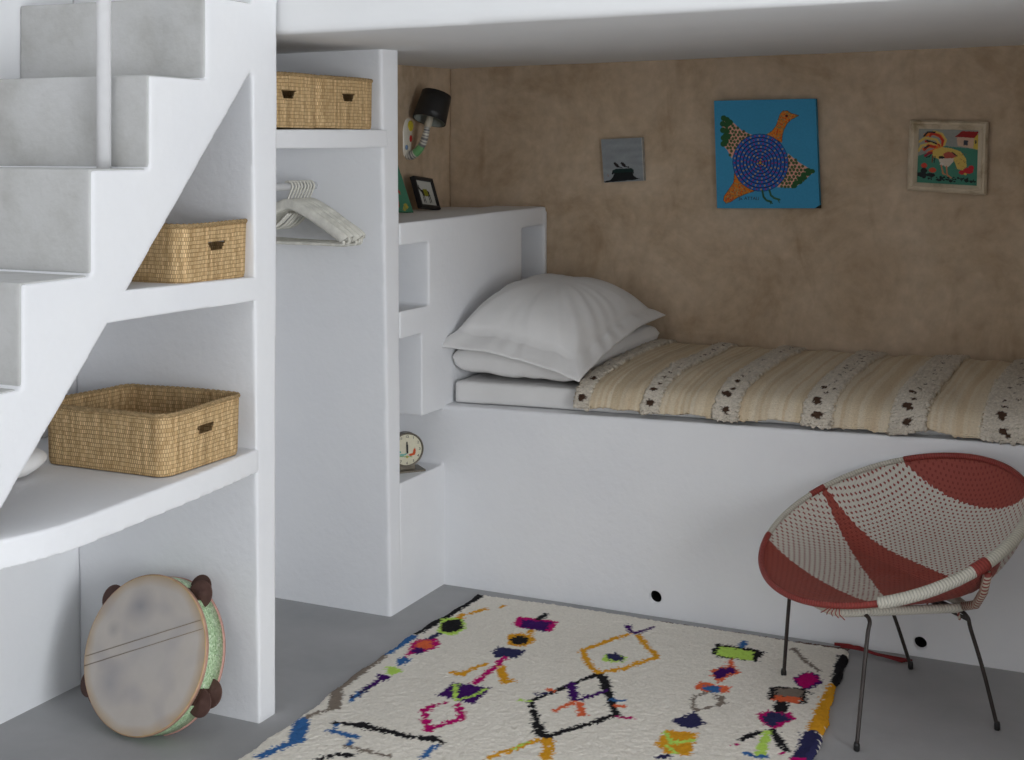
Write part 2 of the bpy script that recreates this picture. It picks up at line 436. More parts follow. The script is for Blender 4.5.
def pillow(name, label, corners, T, B, fl=.10, seed=0, sag=None, group=None, wr=.006, pw=2.4, ex=.62, hem=0, lf=.012):
    """corners: front-left, front-right, back-right, back-left"""
    C = [np.array(c, float) for c in corners]
    nu, nv = 90, 110
    top = []; bot = []
    for j in range(nv):
        for i in range(nu):
            u = -1+2*i/(nu-1); v = -1+2*j/(nv-1)
            # pull edges in between the corners
            uu = u*(1-.045*(1-v*v)); vv = v*(1-.035*(1-u*u))
            a, b = (uu+1)/2, (vv+1)/2
            p = C[0]*(1-a)*(1-b)+C[1]*a*(1-b)+C[2]*a*b+C[3]*(1-a)*b
            ue = min(abs(u)/(1-fl), 1); ve = min(abs(v)/(1-fl), 1)
            h = ((1-ue**pw)**ex)*((1-ve**pw)**ex)
            edge = max(abs(u), abs(v))
            w = noise.noise(Vector((u*2.2+seed, v*2.2, seed*3.1)))
            # radiating creases near the corners and seam
            ang = math.atan2(v, u)
            cr = noise.noise(Vector((math.cos(ang)*5+seed, math.sin(ang)*5, edge*1.2)))
            dz = w*lf*(h+.1)+cr*wr*(edge**2)*(1.2 if edge < .97 else .6)
            if sag: dz += sag(u, v)
            if hem: dz += hem*(1-max(0, (max(abs(u), abs(v))-(1-fl))/fl)**1.3)
            th = .004+.0
            top.append((p[0], p[1], p[2]+T*h+dz+th))
            bot.append((p[0], p[1], p[2]-B*h+dz*.5+(sag(u, v)*.5 if sag else 0)-0))
    n = nu*nv
    f = grid_faces(nu, nv)+[[x+n for x in q] for q in grid_faces(nu, nv, True)]
    bd = [i for i in range(nu)]+[j*nu+nu-1 for j in range(1, nv)]+[(nv-1)*nu+i for i in range(nu-2, -1, -1)]+[j*nu for j in range(nv-2, 0, -1)]
    for k in range(len(bd)):
        a, b = bd[k], bd[(k+1) % len(bd)]
        f.append([b, a, a+n, b+n])
    o = mobj(name, top+bot, f, LINEN)
    tag(o, label, 'pillow')
    # seam line: where the flange starts, a stitched ridge
    sm = []
    for k in range(200):
        t = k/200*4; q = int(t); r = t-q; e = 1-fl*1.0
        u, v = [(-e+2*e*r, -e), (e, -e+2*e*r), (e-2*e*r, e), (-e, e-2*e*r)][q]
        i = (u+1)/2*(nu-1); j = (v+1)/2*(nv-1)
        P = top[int(round(j))*nu+int(round(i))]; sm.append((P[0], P[1], P[2]+.001))
    return o

pillow('pillow', 'plain white pillow lying flat at the bottom, half hidden under the top pillow',
       [(-2.205, 4.215, .775), (-1.74, 4.20, .765), (-1.69, 4.93, .80), (-2.19, 4.93, .80)], .046, .064, .012, 3, wr=.008, pw=6, ex=.22)
pillow('pillow', 'big white pillow with a wide flat hem, topmost of the stack',
       [(-2.235, 4.150, .820), (-1.690, 4.125, .742), (-1.675, 4.955, .868), (-2.20, 4.965, .905)], .140, .0, .15, 9, pw=3.0, ex=.55, hem=.036, lf=.006,
       sag=lambda u, v: .022*(1-v*v)*(.4+.6*abs(u))+.018*(1-u*u)*(-v), wr=.017)

# blanket
def blanket():
    X0, X1 = -1.722, .38
    # profile (y, z) from the back wall to the hanging front edge
    pr = spline([(5.015, .742), (4.97, .765), (4.85, .768), (4.65, .766), (4.45, .757), (4.31, .742), (4.225, .722), (4.185, .690), (4.174, .662)], 150)
    nu = 520; nv = len(pr)
    d = [0]
    for a, b in zip(pr[:-1], pr[1:]): d.append(d[-1]+float(np.hypot(*(b-a))))
    L = d[-1]
    bands = [(-1.70, .045), (-1.462, .052), (-1.212, .075), (-.925, .085), (-.655, .10), (-.385, .115), (-.10, .10), (.17, .1)]
    V = []; C = []
    base = [(231, 213, 184), (227, 208, 177), (234, 218, 191), (226, 205, 173), (236, 222, 198)]
    tufts = []
    for (bx, w) in bands:
        for k in range(18):
            if w < .05 and k % 3: continue
            t = k/18
            r = .0068 if t < .75 else .012
            tufts.append((bx+random.uniform(-.12, .12)*w, .04+t*L*.98+random.uniform(-.008, .008), r*random.uniform(.6, 1.1)))
            if w > .08 and random.random() < .6:
                tufts.append((bx+random.uniform(-.3, .3)*w, .04+t*L*.96+random.uniform(-.02, .02), r*.6))
        tufts.append((bx+.0, L-.030, .014))
        if w > .07: tufts.append((bx-.012, L-.085, .016))
    X = np.linspace(X0, X1, nu)
    sk = lambda s: .03*(1-s/L)      # the rows drift slightly towards the back
    S = np.array(d)
    xx, ss = np.meshgrid(X, S)
    q = xx-0.03*(1-ss/L)
    col = np.zeros(xx.shape+(3,)); idx = np.floor((q+10)/.0105).astype(int)
    pal = np.array([s2l(c) for c in base]); order = rng.integers(0, 5, 400)
    wide = rng.integers(0, 3, 400)
    col[:] = pal[order[(idx-700) % 400]]
    stripe = (np.floor((q+10)/.048).astype(int) % 5)
    col *= np.where(stripe == 0, .93, 1.0)[..., None]
    isb = np.zeros(xx.shape, bool)
    for bx, w in bands:
        j = rng.normal(0, .0035, xx.shape)
        isb |= np.abs(q-bx+j) < w/2
    bc = np.array(s2l((240, 230, 214)))
    col[isb] = bc*(rng.uniform(.78, 1.0, isb.sum())[:, None])
    for (tx, ts, r) in tufts:
        j = rng.normal(0, .0022, xx.shape)
        m_ = ((q-tx+j)/1.1)**2+((ss-ts+j)/.8)**2 < r*r*.8
        col[m_] = s2l((84, 64, 52))
    rnd = rng.uniform(0, 1, xx.shape)
    for jx in range(nv):
        s = d[jx]; y, z = pr[jx]
        fall = min(1, max(0, (s-L*.80)/(L*.2)))
        for i in range(nu):
            x = X[i]
            hem = .018*fbm(x, 0, 0, 4.5)+.014*fbm(x, 5, 0, 11)
            w = fbm(x*2.2, y*.7, 0, 4)*.010+fbm(x*5, y*1.2, 3, 4)*.005
            inb = isb[jx, i]
            hgt = (.008+.006*rnd[jx, i]) if inb else rnd[jx, i]*.0015
            # a hollow between the pompom rows
            zz = z+w*(1-.3*fall)+hgt*(1-fall)-hem*fall*.8
            yy = y-hgt*fall-.004*fbm(x, 1, 1, 9)*fall
            V.append((x-.004*rnd[jx, i]*(1 if i == 0 else 0), yy, zz+.012*max(0, (x+.6))*0-.010+.012*(x+1.7)/2))
            C.append(col[jx, i])
    o = mobj('blanket', V, grid_faces(nu, nv, True), BLANK, cols=C)
    md = o.modifiers.new('s', 'SOLIDIFY'); md.thickness = .008; md.offset = 1
    tag(o, 'cream striped wool blanket with fluffy tufted bands covering the mattress', 'blanket')
    return o
blanket()

# ------------------------------------------------------------------ pictures on the brown wall
def picture_board(name, corners, thick, n, px, painter, mat=PICT, parent=None):
    """corners (x,z) TL TR BR BL on the wall; painter gets u,v in 0..1 (v down)"""
    TL, TR, BR, BL = [np.array(c, float) for c in corners]
    nu, nv = n
    u, v = np.meshgrid(np.linspace(0, 1, nu), np.linspace(0, 1, nv))
    col = painter(u, v).reshape(-1, 3)
    P = (TL[None]*((1-u)*(1-v)).reshape(-1, 1)+TR[None]*(u*(1-v)).reshape(-1, 1)+BR[None]*(u*v).reshape(-1, 1)+BL[None]*((1-u)*v).reshape(-1, 1))
    V = [(p[0], px, p[1]) for p in P]; nn = len(V)
    V += [(p[0], px+thick, p[1]) for p in P]
    f = grid_faces(nu, nv, True)
    bd = [i for i in range(nu)]+[j*nu+nu-1 for j in range(1, nv)]+[(nv-1)*nu+i for i in range(nu-2, -1, -1)]+[j*nu for j in range(nv-2, 0, -1)]
    for k in range(len(bd)):
        a, b = bd[k], bd[(k+1) % len(bd)]; f.append([a, b, b+nn, a+nn])
    f += [[x+nn for x in q] for q in grid_faces(nu, nv)]
    return mobj(name, V, f, mat, parent, smooth=False, cols=np.vstack([col, col]))

def bird_paint(u, v):
    x = 83+u*608; y = 62+v*628
    BG = (66, 156, 200); OR = (222, 126, 34); GR = (44, 92, 52); PK = (226, 170, 150); BL = (40, 104, 190); DK = (28, 30, 60)
    sh = []
    cx, cy, R = 353, 426, 164
    wl = [(148, 150), (190, 185), (250, 240), (310, 265), (250, 300), (205, 350), (182, 400), (155, 350), (125, 315), (140, 250), (125, 195)]
    wr = [(520, 375), (580, 425), (640, 462), (668, 482), (620, 520), (585, 550), (545, 572), (450, 568), (490, 500)]
    sh += [('p', wl, PK), ('p', wr, PK)]
    r = random.Random(3)
    for poly in (wl, wr):
        xs = [p[0] for p in poly]; ys = [p[1] for p in poly]
        yy = min(ys)
        while yy < max(ys):
            xx = min(xs)+(int(yy/20) % 2)*10
            while xx < max(xs):
                X, Y = xx+r.uniform(-3, 3), yy+r.uniform(-3, 3)
                if inpoly(np.array([X]), np.array([Y]), poly)[0]: sh.append(('d', (X, Y), (8.6, 9), (80, 100, 62)))
                xx += 22
            yy += 19
    for p in [(140, 165), (160, 175), (178, 190), (133, 198), (155, 205), (133, 235), (155, 240), (135, 280), (150, 265), (133, 315), (150, 300), (162, 270)]:
        sh.append(('d', p, (18, 17), GR)); 
    for p in [(655, 478), (632, 472), (632, 492), (608, 495), (608, 515), (585, 520), (580, 540), (560, 545), (548, 562)]:
        sh.append(('d', p, (18, 13), GR))
    neck = [(395, 266), (430, 245), (455, 215), (468, 185), (480, 150), (500, 130), (525, 130), (545, 145), (588, 158), (545, 178), (520, 200), (500, 235), (488, 270), (484, 310), (440, 285)]
    tail = [(198, 480), (215, 520), (255, 560), (310, 590), (260, 605), (205, 628), (170, 650), (140, 660), (125, 645), (130, 620), (160, 580), (190, 540)]
    for p in (neck, tail):
        sh.append(('l', p+[p[0]], 6, (60, 40, 40))); sh.append(('p', p, OR))
        xs = [q[0] for q in p]; ys = [q[1] for q in p]
        for k in range(520):
            X, Y = r.uniform(min(xs), max(xs)), r.uniform(min(ys), max(ys))
            if inpoly(np.array([X]), np.array([Y]), p)[0]: sh.append(('d', (X, Y), 3.6, [(190, 150, 90), (200, 70, 40), (140, 130, 80)][k % 3]))
    sh.append(('d', (cx, cy), R+3, DK)); sh.append(('d', (cx, cy), R, BL))
    for rr in (146, 123, 102, 82, 63, 44, 26, 10):
        n = 90
        sh.append(('l', [(cx+(rr)*math.cos(2*PI*k/n), cy+rr*math.sin(2*PI*k/n)) for k in range(n+1)], 5.5, DK))
    for q, rr in enumerate((155, 134, 112, 92, 72, 53, 34, 17)):
        n = max(6, int(rr*2*PI/27))
        for k in range(n):
            a = 2*PI*k/n+q
            sh.append(('d', (cx+rr*math.cos(a), cy+rr*math.sin(a)), 4.6, (214, 170, 50) if (k+q) % 2 else (176, 40, 90)))
    sh.append(('d', (cx, cy), 7, (214, 170, 50)))
    sh.append(('d', (519, 158), 8, (90, 30, 20)))
    for leg in ([(360, 588), (366, 625), (385, 645), (410, 652)], [(402, 585), (410, 615), (430, 632), (460, 640)], [(400, 645), (408, 664)], [(448, 636), (458, 655)], [(400, 650), (418, 662)]):
        sh.append(('l', leg, 12 if len(leg) > 2 else 6, (52, 92, 60)))
    sh += [('p', [(660, 692), (698, 668), (700, 700)], (40, 40, 40))]
    return paint(x, y, BG, sh)
pic = picture_board('painting', [(-1.500, 1.687), (-1.115, 1.689), (-1.100, 1.286), (-1.488, 1.279)], .030, (330, 345), YW-.031, bird_paint)
tag(pic, 'bright blue painting of a patterned bird hanging on the brown wall', 'painting')
def text_part(name, body, size, mat, parent, M, ext=.0004):
    cu = bpy.data.curves.new(name, 'FONT'); cu.body = body; cu.size = size; cu.extrude = ext; cu.resolution_u = 2
    cu.align_x = 'CENTER'; cu.align_y = 'CENTER'
    t = bpy.data.objects.new(name, cu); COL.objects.link(t)
    dg = bpy.context.evaluated_depsgraph_get(); dg.update()
    me = bpy.data.meshes.new_from_object(t.evaluated_get(dg)); bpy.data.objects.remove(t)
    me.transform(M); me.materials.clear(); me.materials.append(mat)
    o = bpy.data.objects.new(name, me); COL.objects.link(o); o.parent = parent
    return o
text_part('signature', 'Ja. ATTALI', .0175, BLACKM, pic, Matrix.Translation((-1.364, YW-.0315, 1.318)) @ Matrix.Rotation(PI/2, 4, 'X'))

def ships_paint(u, v):
    x = 150+u*545; y = 110+v*545
    c = paint(x, y, (150, 156, 160), [
        ('p', [(150, 640), (240, 625), (280, 585), (300, 545), (262, 560), (275, 505), (330, 490), (540, 490), (562, 520), (560, 560), (545, 550), (560, 590), (600, 615), (640, 625), (560, 640), (170, 656)], (26, 30, 32)),
        ('p', [(290, 500), (330, 490), (540, 490), (560, 515), (555, 540), (285, 540)], (24, 48, 46)),
        ('l', [(316, 424), (350, 456)], 36, (38, 32, 34)),
        ('l', [(410, 424), (444, 456)], 36, (38, 32, 34)), ('l', [(350, 458), (405, 478)], 14, (38, 32, 34)), ('l', [(444, 458), (500, 478)], 14, (38, 32, 34)),
        ('l', [(695, 110), (695, 655)], 22, (176, 176, 172)), ('l', [(210, 555), (215, 575)], 16, (150, 130, 130))], 2.0)
    n = np.array([[fbm(a*3, b*9, 1, 1) for a, b in zip(r1, r2)] for r1, r2 in zip(u, v)])
    return c*(1+.16*n)[..., None]
pic = picture_board('painting', [(-1.964, 1.542), (-1.792, 1.549), (-1.784, 1.381), (-1.951, 1.371)], .020, (110, 110), YW-.020, ships_paint)
tag(pic, 'small grey painting of two dark birds on a dark rock, leftmost on the wall', 'painting')

roo = thing('framed_picture', 'rooster picture in a worn cream wooden frame, rightmost on the brown wall', 'picture', (-.650, YW-.02, 1.475))
rc = [np.array(c) for c in [(-.779, 1.608), (-.513, 1.598), (-.520, 1.342), (-.789, 1.356)]]
def rp(u, v):  # x,z on the frame plane
    return rc[0]*(1-u)*(1-v)+rc[1]*u*(1-v)+rc[2]*u*v+rc[3]*(1-u)*v
FRM = noise_mat('worn_cream_wood', [(.42, .33, .21), (.66, .56, .42), (.72, .62, .48)], 18, .7, (.3, .002, 90), stretch=(1, 1, 1))
m = MB()
prof = [(0, .0), (0, .020), (.025, .030), (.05, .026), (.07, .030), (.115, .018), (.125, .012), (.125, 0)]
ringv = []
for (ins, dp) in prof:
    for (u, v) in ((ins, ins), (1-ins, ins), (1-ins, 1-ins), (ins, 1-ins)):
        p = rp(u, v); ringv.append((p[0], YW-.006-dp, p[1]))
f = []
for i in range(len(prof)-1):
    for k in range(4): f.append([i*4+k, (i+1)*4+k, (i+1)*4+(k+1) % 4, i*4+(k+1) % 4])
m.add(ringv, f)
o = m.build('frame', FRM, smooth=False); ch(o, roo)
def roo_paint(u, v):
    x = 190+u*435; y = 192+v*405
    R1 = (196, 52, 40); O1 = (222, 118, 48); Y1 = (214, 184, 96); D = (34, 38, 40)
    sh = [('p', [(180, 190), (630, 190), (630, 335), (560, 325), (430, 320), (340, 335), (190, 400)], (150, 152, 146)),
          ('p', [(455, 246), (505, 202), (625, 203), (605, 250)], (150, 34, 34)), ('p', [(470, 247), (595, 250), (590, 325), (475, 310)], (206, 172, 148)),
          ('p', [(595, 250), (625, 215), (625, 335), (590, 325)], (206, 180, 80)), ('p', [(520, 268), (552, 270), (550, 306), (520, 304)], (60, 64, 76)), ('p', [(600, 265), (612, 265), (612, 290), (600, 290)], (70, 66, 60)),
          ('l', [(330, 325), (400, 320), (480, 340), (530, 375)], 10, (60, 120, 110))]
    for w, c, p in [(26, O1, [(240, 240), (300, 225), (355, 245), (375, 290), (355, 330)]), (16, R1, [(275, 245), (290, 225), (340, 240), (370, 275), (365, 310)]), (14, Y1, [(300, 210), (360, 225), (392, 270), (380, 310)]),
                    (12, D, [(230, 250), (255, 218), (310, 216)]), (18, Y1, [(200, 290), (240, 262), (320, 270), (350, 310)]), (16, R1, [(245, 285), (300, 295), (345, 312)]), (14, D, [(255, 282), (320, 300)]),
                    (18, Y1, [(195, 360), (215, 320), (280, 300), (330, 320)]), (20, O1, [(230, 345), (270, 325), (330, 325)]), (18, R1, [(238, 350), (265, 315), (315, 325)]), (12, D, [(240, 338), (270, 318)]),
                    (22, O1, [(270, 370), (320, 345), (350, 335)]), (18, (150, 40, 60), [(245, 395), (270, 375), (290, 370)]), (8, D, [(285, 385), (275, 400), (255, 405)])]:
        sh.append(('l', p, w, c))
    sh += [('p', [(300, 350), (360, 325), (430, 330), (500, 350), (540, 400), (548, 460), (520, 490), (480, 480), (460, 430), (440, 400), (350, 415), (300, 400)], Y1),
           ('p', [(375, 375), (410, 355), (455, 365), (470, 390), (440, 405), (390, 410)], (176, 84, 72)), ('d', (365, 402), (22, 12), D), ('l', [(440, 360), (475, 385)], 8, D),
           ('p', [(345, 412), (455, 402), (450, 430), (415, 470), (395, 470), (350, 435)], (214, 200, 182)), ('d', (368, 450), (14, 12), (222, 210, 200)),
           ('l', [(300, 395), (298, 440)], 10, (120, 70, 50)), ('l', [(318, 395), (312, 440)], 8, D), ('l', [(365, 460), (380, 520), (395, 525)], 10, (206, 130, 90)), ('l', [(402, 465), (410, 530), (440, 550)], 10, (206, 130, 90)),
           ('d', (515, 505), (24, 16), (186, 40, 48)), ('d', (560, 490), (36, 22), (190, 38, 50)), ('d', (580, 468), (20, 18), (190, 38, 50)), ('d', (540, 515), (10, 8), (214, 190, 90)),
           ('d', (240, 468), (22, 20), (200, 70, 56)), ('d', (302, 498), (28, 18), (206, 84, 60)), ('d', (240, 505), (24, 20), D), ('d', (225, 535), (40, 18), D), ('d', (290, 535), (34, 14), D)]
    rr = random.Random(8)
    for k in range(70):
        t = rr.random(); sh.append(('d', (200+t*420, 545+30*t-30*abs(t-.35)+rr.uniform(-12, 20)), (rr.uniform(4, 12), rr.uniform(3, 9)), D))
    for k in range(26): sh.append(('l', [(rr.uniform(460, 540), rr.uniform(360, 480))]*2, 5, (150, 100, 60)))
    return paint(x, y, (70, 132, 112), sh, 1.2)
rr4 = [tuple(rp(a, b)) for a, b in ((.118, .118), (.882, .118), (.882, .882), (.118, .882))]
o = picture_board('picture_print', rr4, .008, (170, 160), YW-.020, roo_paint); ch(o, roo)

# ------------------------------------------------------------------ leaning pictures on the headboard
def leaning(rootname, label, loc, rotz, lean, w, h, painter, frame_mat=None, fw=.012, roll=0, depth=.014):
    """stands on the ledge facing local +X, leaning back towards -X"""
    t = thing(rootname, label, 'picture', loc, rotz)
    M = Matrix.Rotation(-lean, 4, 'Y') @ Matrix.Rotation(roll, 4, 'X')
    nu, nv = 70, 70
    u, v = np.meshgrid(np.linspace(0, 1, nu), np.linspace(0, 1, nv))
    col = painter(u, v).reshape(-1, 3)
    ins = fw if frame_mat else 0
    V = [M @ Vector((.004, -w/2+ins+a*(w-2*ins), h-ins-b*(h-2*ins))) for a, b in zip(u.ravel(), v.ravel())]
    n = len(V); V += [M @ Vector((-.004, -w/2+ins+a*(w-2*ins), h-ins-b*(h-2*ins))) for a, b in zip(u.ravel(), v.ravel())]
    bd = [i for i in range(nu)]+[j*nu+nu-1 for j in range(1, nv)]+[(nv-1)*nu+i for i in range(nu-2, -1, -1)]+[j*nu for j in range(nv-2, 0, -1)]
    f = grid_faces(nu, nv, True)+[[x+n for x in q] for q in grid_faces(nu, nv)]
    for k in range(len(bd)):
        a, b = bd[k], bd[(k+1) % len(bd)]; f.append([a, b, b+n, a+n])
    mobj('picture_print', V, f, PICT, t, smooth=False, cols=np.vstack([col, col]))
    if frame_mat:
        prof = [(0, -depth/2), (0, depth*.8), (fw*.5, depth), (fw, depth*.7), (fw, -depth/2)]
        rv = []
        for ins_, dp in prof:
            for (y, z) in ((-w/2+ins_, h-ins_), (w/2-ins_, h-ins_), (w/2-ins_, ins_), (-w/2+ins_, ins_)):
                rv.append(M @ Vector((dp, y, z)))
        ff = []
        for i in range(len(prof)-1):
            for k in range(4): ff.append([i*4+k, (i+1)*4+k, (i+1)*4+(k+1) % 4, i*4+(k+1) % 4])
        for k in range(4): ff.append([16+k, k, (k+1) % 4, 16+(k+1) % 4])
        mobj('frame', rv, ff, frame_mat, t, smooth=False)
    return t
def donkey(u, v):
    D = (40, 34, 32)
    return paint(u*100, v*100, (205, 205, 198), [
        ('p', [(22, 38), (60, 36), (72, 42), (74, 62), (30, 62), (24, 50)], D), ('p', [(36, 34), (62, 32), (66, 60), (40, 62)], (150, 150, 40)),
        ('l', [(24, 44), (16, 34), (8, 30)], 9, D), ('l', [(16, 32), (14, 20)], 4, D), ('l', [(28, 60), (28, 88)], 5, D), ('l', [(36, 60), (37, 88)], 4, D), ('l', [(64, 60), (64, 88)], 5, D), ('l', [(72, 58), (74, 86)], 5, D),
        ('l', [(46, 36), (50, 62)], 2, (110, 100, 30)), ('l', [(54, 34), (58, 62)], 2, (110, 100, 30))], .8)
def redfig(u, v):
    return paint(u*100, v*100, (78, 140, 112), [
        ('p', [(30, 10), (58, 6), (64, 26), (52, 40), (36, 34)], (120, 110, 60)), ('p', [(34, 34), (58, 34), (66, 58), (60, 90), (50, 90), (48, 64), (40, 90), (30, 88), (30, 56)], (200, 64, 52)), ('l', [(52, 36), (74, 60)], 7, (200, 64, 52)),
        ('d', (82, 88), 6, (200, 180, 70)), ('d', (72, 94), 4, (200, 180, 70)), ('l', [(0, 2), (100, 2)], 5, (50, 90, 76))], 1)
leaning('framed_picture', 'small black framed donkey picture leaning on the headboard ledge', (-2.545, 4.672, 1.270), .05, .34, .160, .128, donkey, BLACKM, .014, -.10)
leaning('picture_board', 'green board with a red figure leaning behind the partition edge', (-2.53, 4.40, 1.270), -.05, .42, .20, .20, redfig, None, 0, -.08)

# ------------------------------------------------------------------ wall lamp
def lamp():
    t = thing('wall_lamp', 'painted ceramic wall lamp with a black shade above the headboard', 'lamp', (-2.655, 4.675, 1.5))
    CER = vcol_mat('painted_ceramic', .3, None, .5, .05)
    # foot shaped wall plate, painted with dots
    n = 40; ringp = []
    pts = spline([(.000, -.035), (-.036, -.020), (-.040, .030), (-.042, .085), (-.020, .125), (.020, .130), (.042, .095), (.032, .045), (.030, .0), (.022, -.030), (.0, -.035)], n+1)[:-1]
    m = MB(); v = []; f = []; c = []
    layers = [(1, -.004), (1, .008), (.86, .016), (.5, .020), (.05, .021)]
    cyz = np.array([0, .045])
    for s_, x in layers:
        for p in pts:
            q = cyz+(p-cyz)*s_; v.append((x, q[0]*.9, q[1]))
            c.append(s2l((226, 220, 205)))
    for i in range(len(layers)-1):
        for k in range(n): f.append([i*n+k, i*n+(k+1) % n, (i+1)*n+(k+1) % n, (i+1)*n+k])
    f.append([(len(layers)-1)*n+k for k in range(n)])
    m.add(v, f, None, c)
    m.build('wall_plate', CER, t, col=True)
    for (y, z, r, cc) in ((.012, .095, .022, (216, 196, 60)), (.010, .045, .014, (200, 40, 40)), (-.02, .01, .01, (120, 150, 190))):
        q = MB(); q.lathe([(r, 0), (r, .002), (r*.6, .003)], 20, Matrix.Translation((.0185, y, z)) @ Matrix.Rotation(PI/2, 4, 'Y'))
        q.build('painted_spot', flat_mat('glaze', s2l(cc), .3, .5), t)
    path = spline([(.008, 0, -.018), (.030, 0, -.020), (.058, 0, -.004), (.082, 0, .030), (.094, 0, .066), (.100, 0, .092)], 40)
    def cf(a):
        if .33 < a < .52: return s2l((120, 180, 120))
        k = int(a*30) % 2
        return s2l((222, 218, 205)) if k else s2l((120, 120, 122))
    m = MB(); m.tube(path, [.020-.009*(i/39) for i in range(40)], 16, cfn=cf)
    m.build('arm', CER, t, col=True)
    ax = Vector((.10, .36, .92)).normalized()
    A = Vector((.100, 0, .088))
    R = ax.to_track_quat('Z', 'Y').to_matrix().to_4x4()
    m = MB(); m.lathe([(.010, 0), (.014, .006), (.014, .030), (.012, .045), (.020, .06), (.022, .08), (.012, .10)], 20, Matrix.Translation(A) @ R)
    m.build('bulb_holder', flat_mat('ivory_holder', (.55, .50, .40), .4, .4), t)
    B = A+ax*.028
    sh = MB()
    seg = 48; prof = [(.064, 0), (.0625, .03), (.059, .075), (.056, .114)]
    v = []; f = []
    for r, z in prof:
        for k in range(seg):
            q = 2*PI*k/seg; v.append(B+R.to_3x3() @ Vector((r*math.cos(q), r*math.sin(q), z)))
    for i in range(3):
        for k in range(seg): f.append([i*seg+k, i*seg+(k+1) % seg, (i+1)*seg+(k+1) % seg, (i+1)*seg+k])
    sh.add(v, f)
    o = sh.build('lamp_shade', BLACKM, t)
    md = o.modifiers.new('s', 'SOLIDIFY'); md.thickness = .003; md.offset = 1
    # lining
    v2 = [B+(p-B)*.965 for p in v]
    lm = MB(); lm.add(v2, [q[::-1] for q in f]); lm.build('lining', flat_mat('pale_lining', (.28, .30, .27), .7), o)
    sp = MB()
    for k in range(3):
        q = 2*PI*k/3; sp.tube([A+ax*.09, B+R.to_3x3() @ Vector((.062*math.cos(q), .062*math.sin(q), .09))], .0015, 6)
    sp.build('shade_carrier', DARKMET, o)
    return t
lamp()

# ------------------------------------------------------------------ alarm clock
def clock():
    hd = math.atan2(-4.03+.0, 2.28)+.32
    t = thing('alarm_clock', 'round metal alarm clock standing on the low ledge beside the partition', 'clock', (-2.285, 4.03, .419), hd)
    t.scale = (1, 1, 1)
    r = .057; cz = .068
    T = Matrix.Translation((0, 0, cz)) @ Matrix.Rotation(PI/2, 4, 'Y')
    MET = flat_mat('brass_grey_case', (.16, .14, .11), .4, .5, .6)
    m = MB(); m.lathe([(r*.7, -.030), (r*.95, -.026), (r, -.018), (r, .012), (r*1.02, .016), (r*.97, .020), (r*.91, .014)], 48, T, cap=False)
    m.lathe([(.001, -.030), (r*.7, -.030)], 48, T, cap=False)
    m.build('case', MET, t)
    n = 90
    a = np.linspace(0, 1, 46); q = np.linspace(0, 2*PI, n, endpoint=False)
    rr, qq = np.meshgrid(a*r*.94, q, indexing='ij')
    yy = rr*np.cos(qq); zz = rr*np.sin(qq)
    S = r
    Y, Z = yy/S, zz/S
    OR = (206, 84, 40); BL = (110, 180, 170)
    sh = [('p', [(.06, -.30), (.35, -.22), (.42, .02), (.50, .10), (.54, -.10), (.50, -.34), (.20, -.40)], OR),
          ('p', [(-.55, -.20), (-.2, -.25), (.1, -.15), (-.1, -.32), (-.4, -.36)], BL), ('d', (-.45, -.10), .07, BL), ('d', (.0, -.42), .08, (212, 178, 70)), ('l', [(-.5, -.35), (.3, -.45)], .05, (120, 170, 110))]
    col = paint(Y, Z, (226, 220, 196), sh, .01)
    V = [(.013, y, z+cz) for y, z in zip(yy.ravel(), zz.ravel())]
    f = [[i*n+k, i*n+(k+1) % n, (i+1)*n+(k+1) % n, (i+1)*n+k] for i in range(45) for k in range(n)]
    face = mobj('dial', V, f, PICT, t, cols=col.reshape(-1, 3))
    for h in range(1, 13):
        aa = PI/2-h*PI/6
        if h in (12,): rr_ = .044
        else: rr_ = .045
        M = Matrix.Translation((.0142, rr_*math.cos(aa), cz+rr_*math.sin(aa))) @ Matrix.Rotation(PI/2, 4, 'Z') @ Matrix.Rotation(PI/2, 4, 'X')
        text_part('numeral', str(h), .0125, BLACKM, face, M)
    for L, w, ang in ((.033, .0042, PI/2+.05), (.024, .006, PI/2+.03)):
        q = MB(); d = Vector((0, math.cos(ang), math.sin(ang))); s = Vector((0, -d.z, d.y)); c = Vector((.0162, 0, cz-.004))
        pts = [c-s*w/2-d*.008, c+s*w/2-d*.008, c+s*w/2+d*L*.9, c+d*L, c-s*w/2+d*L*.9]
        v = [tuple(p) for p in pts]+[tuple(p+Vector((.001, 0, 0))) for p in pts]
        q.add(v, [[4, 3, 2, 1, 0], [5, 6, 7, 8, 9]]+[[i, (i+1) % 5, 5+(i+1) % 5, 5+i] for i in range(5)])
        q.build('clock_hand', BLACKM, t, smooth=False)
    m = MB(); m.box(-.045, .040, -.058, .058, -.006, .002); m.box(-.030, .012, -.030, .030, .0, .016)
    o = m.build('base', MET, t, smooth=False); b = o.modifiers.new('b', 'BEVEL'); b.width = .0015; b.segments = 2
clock()

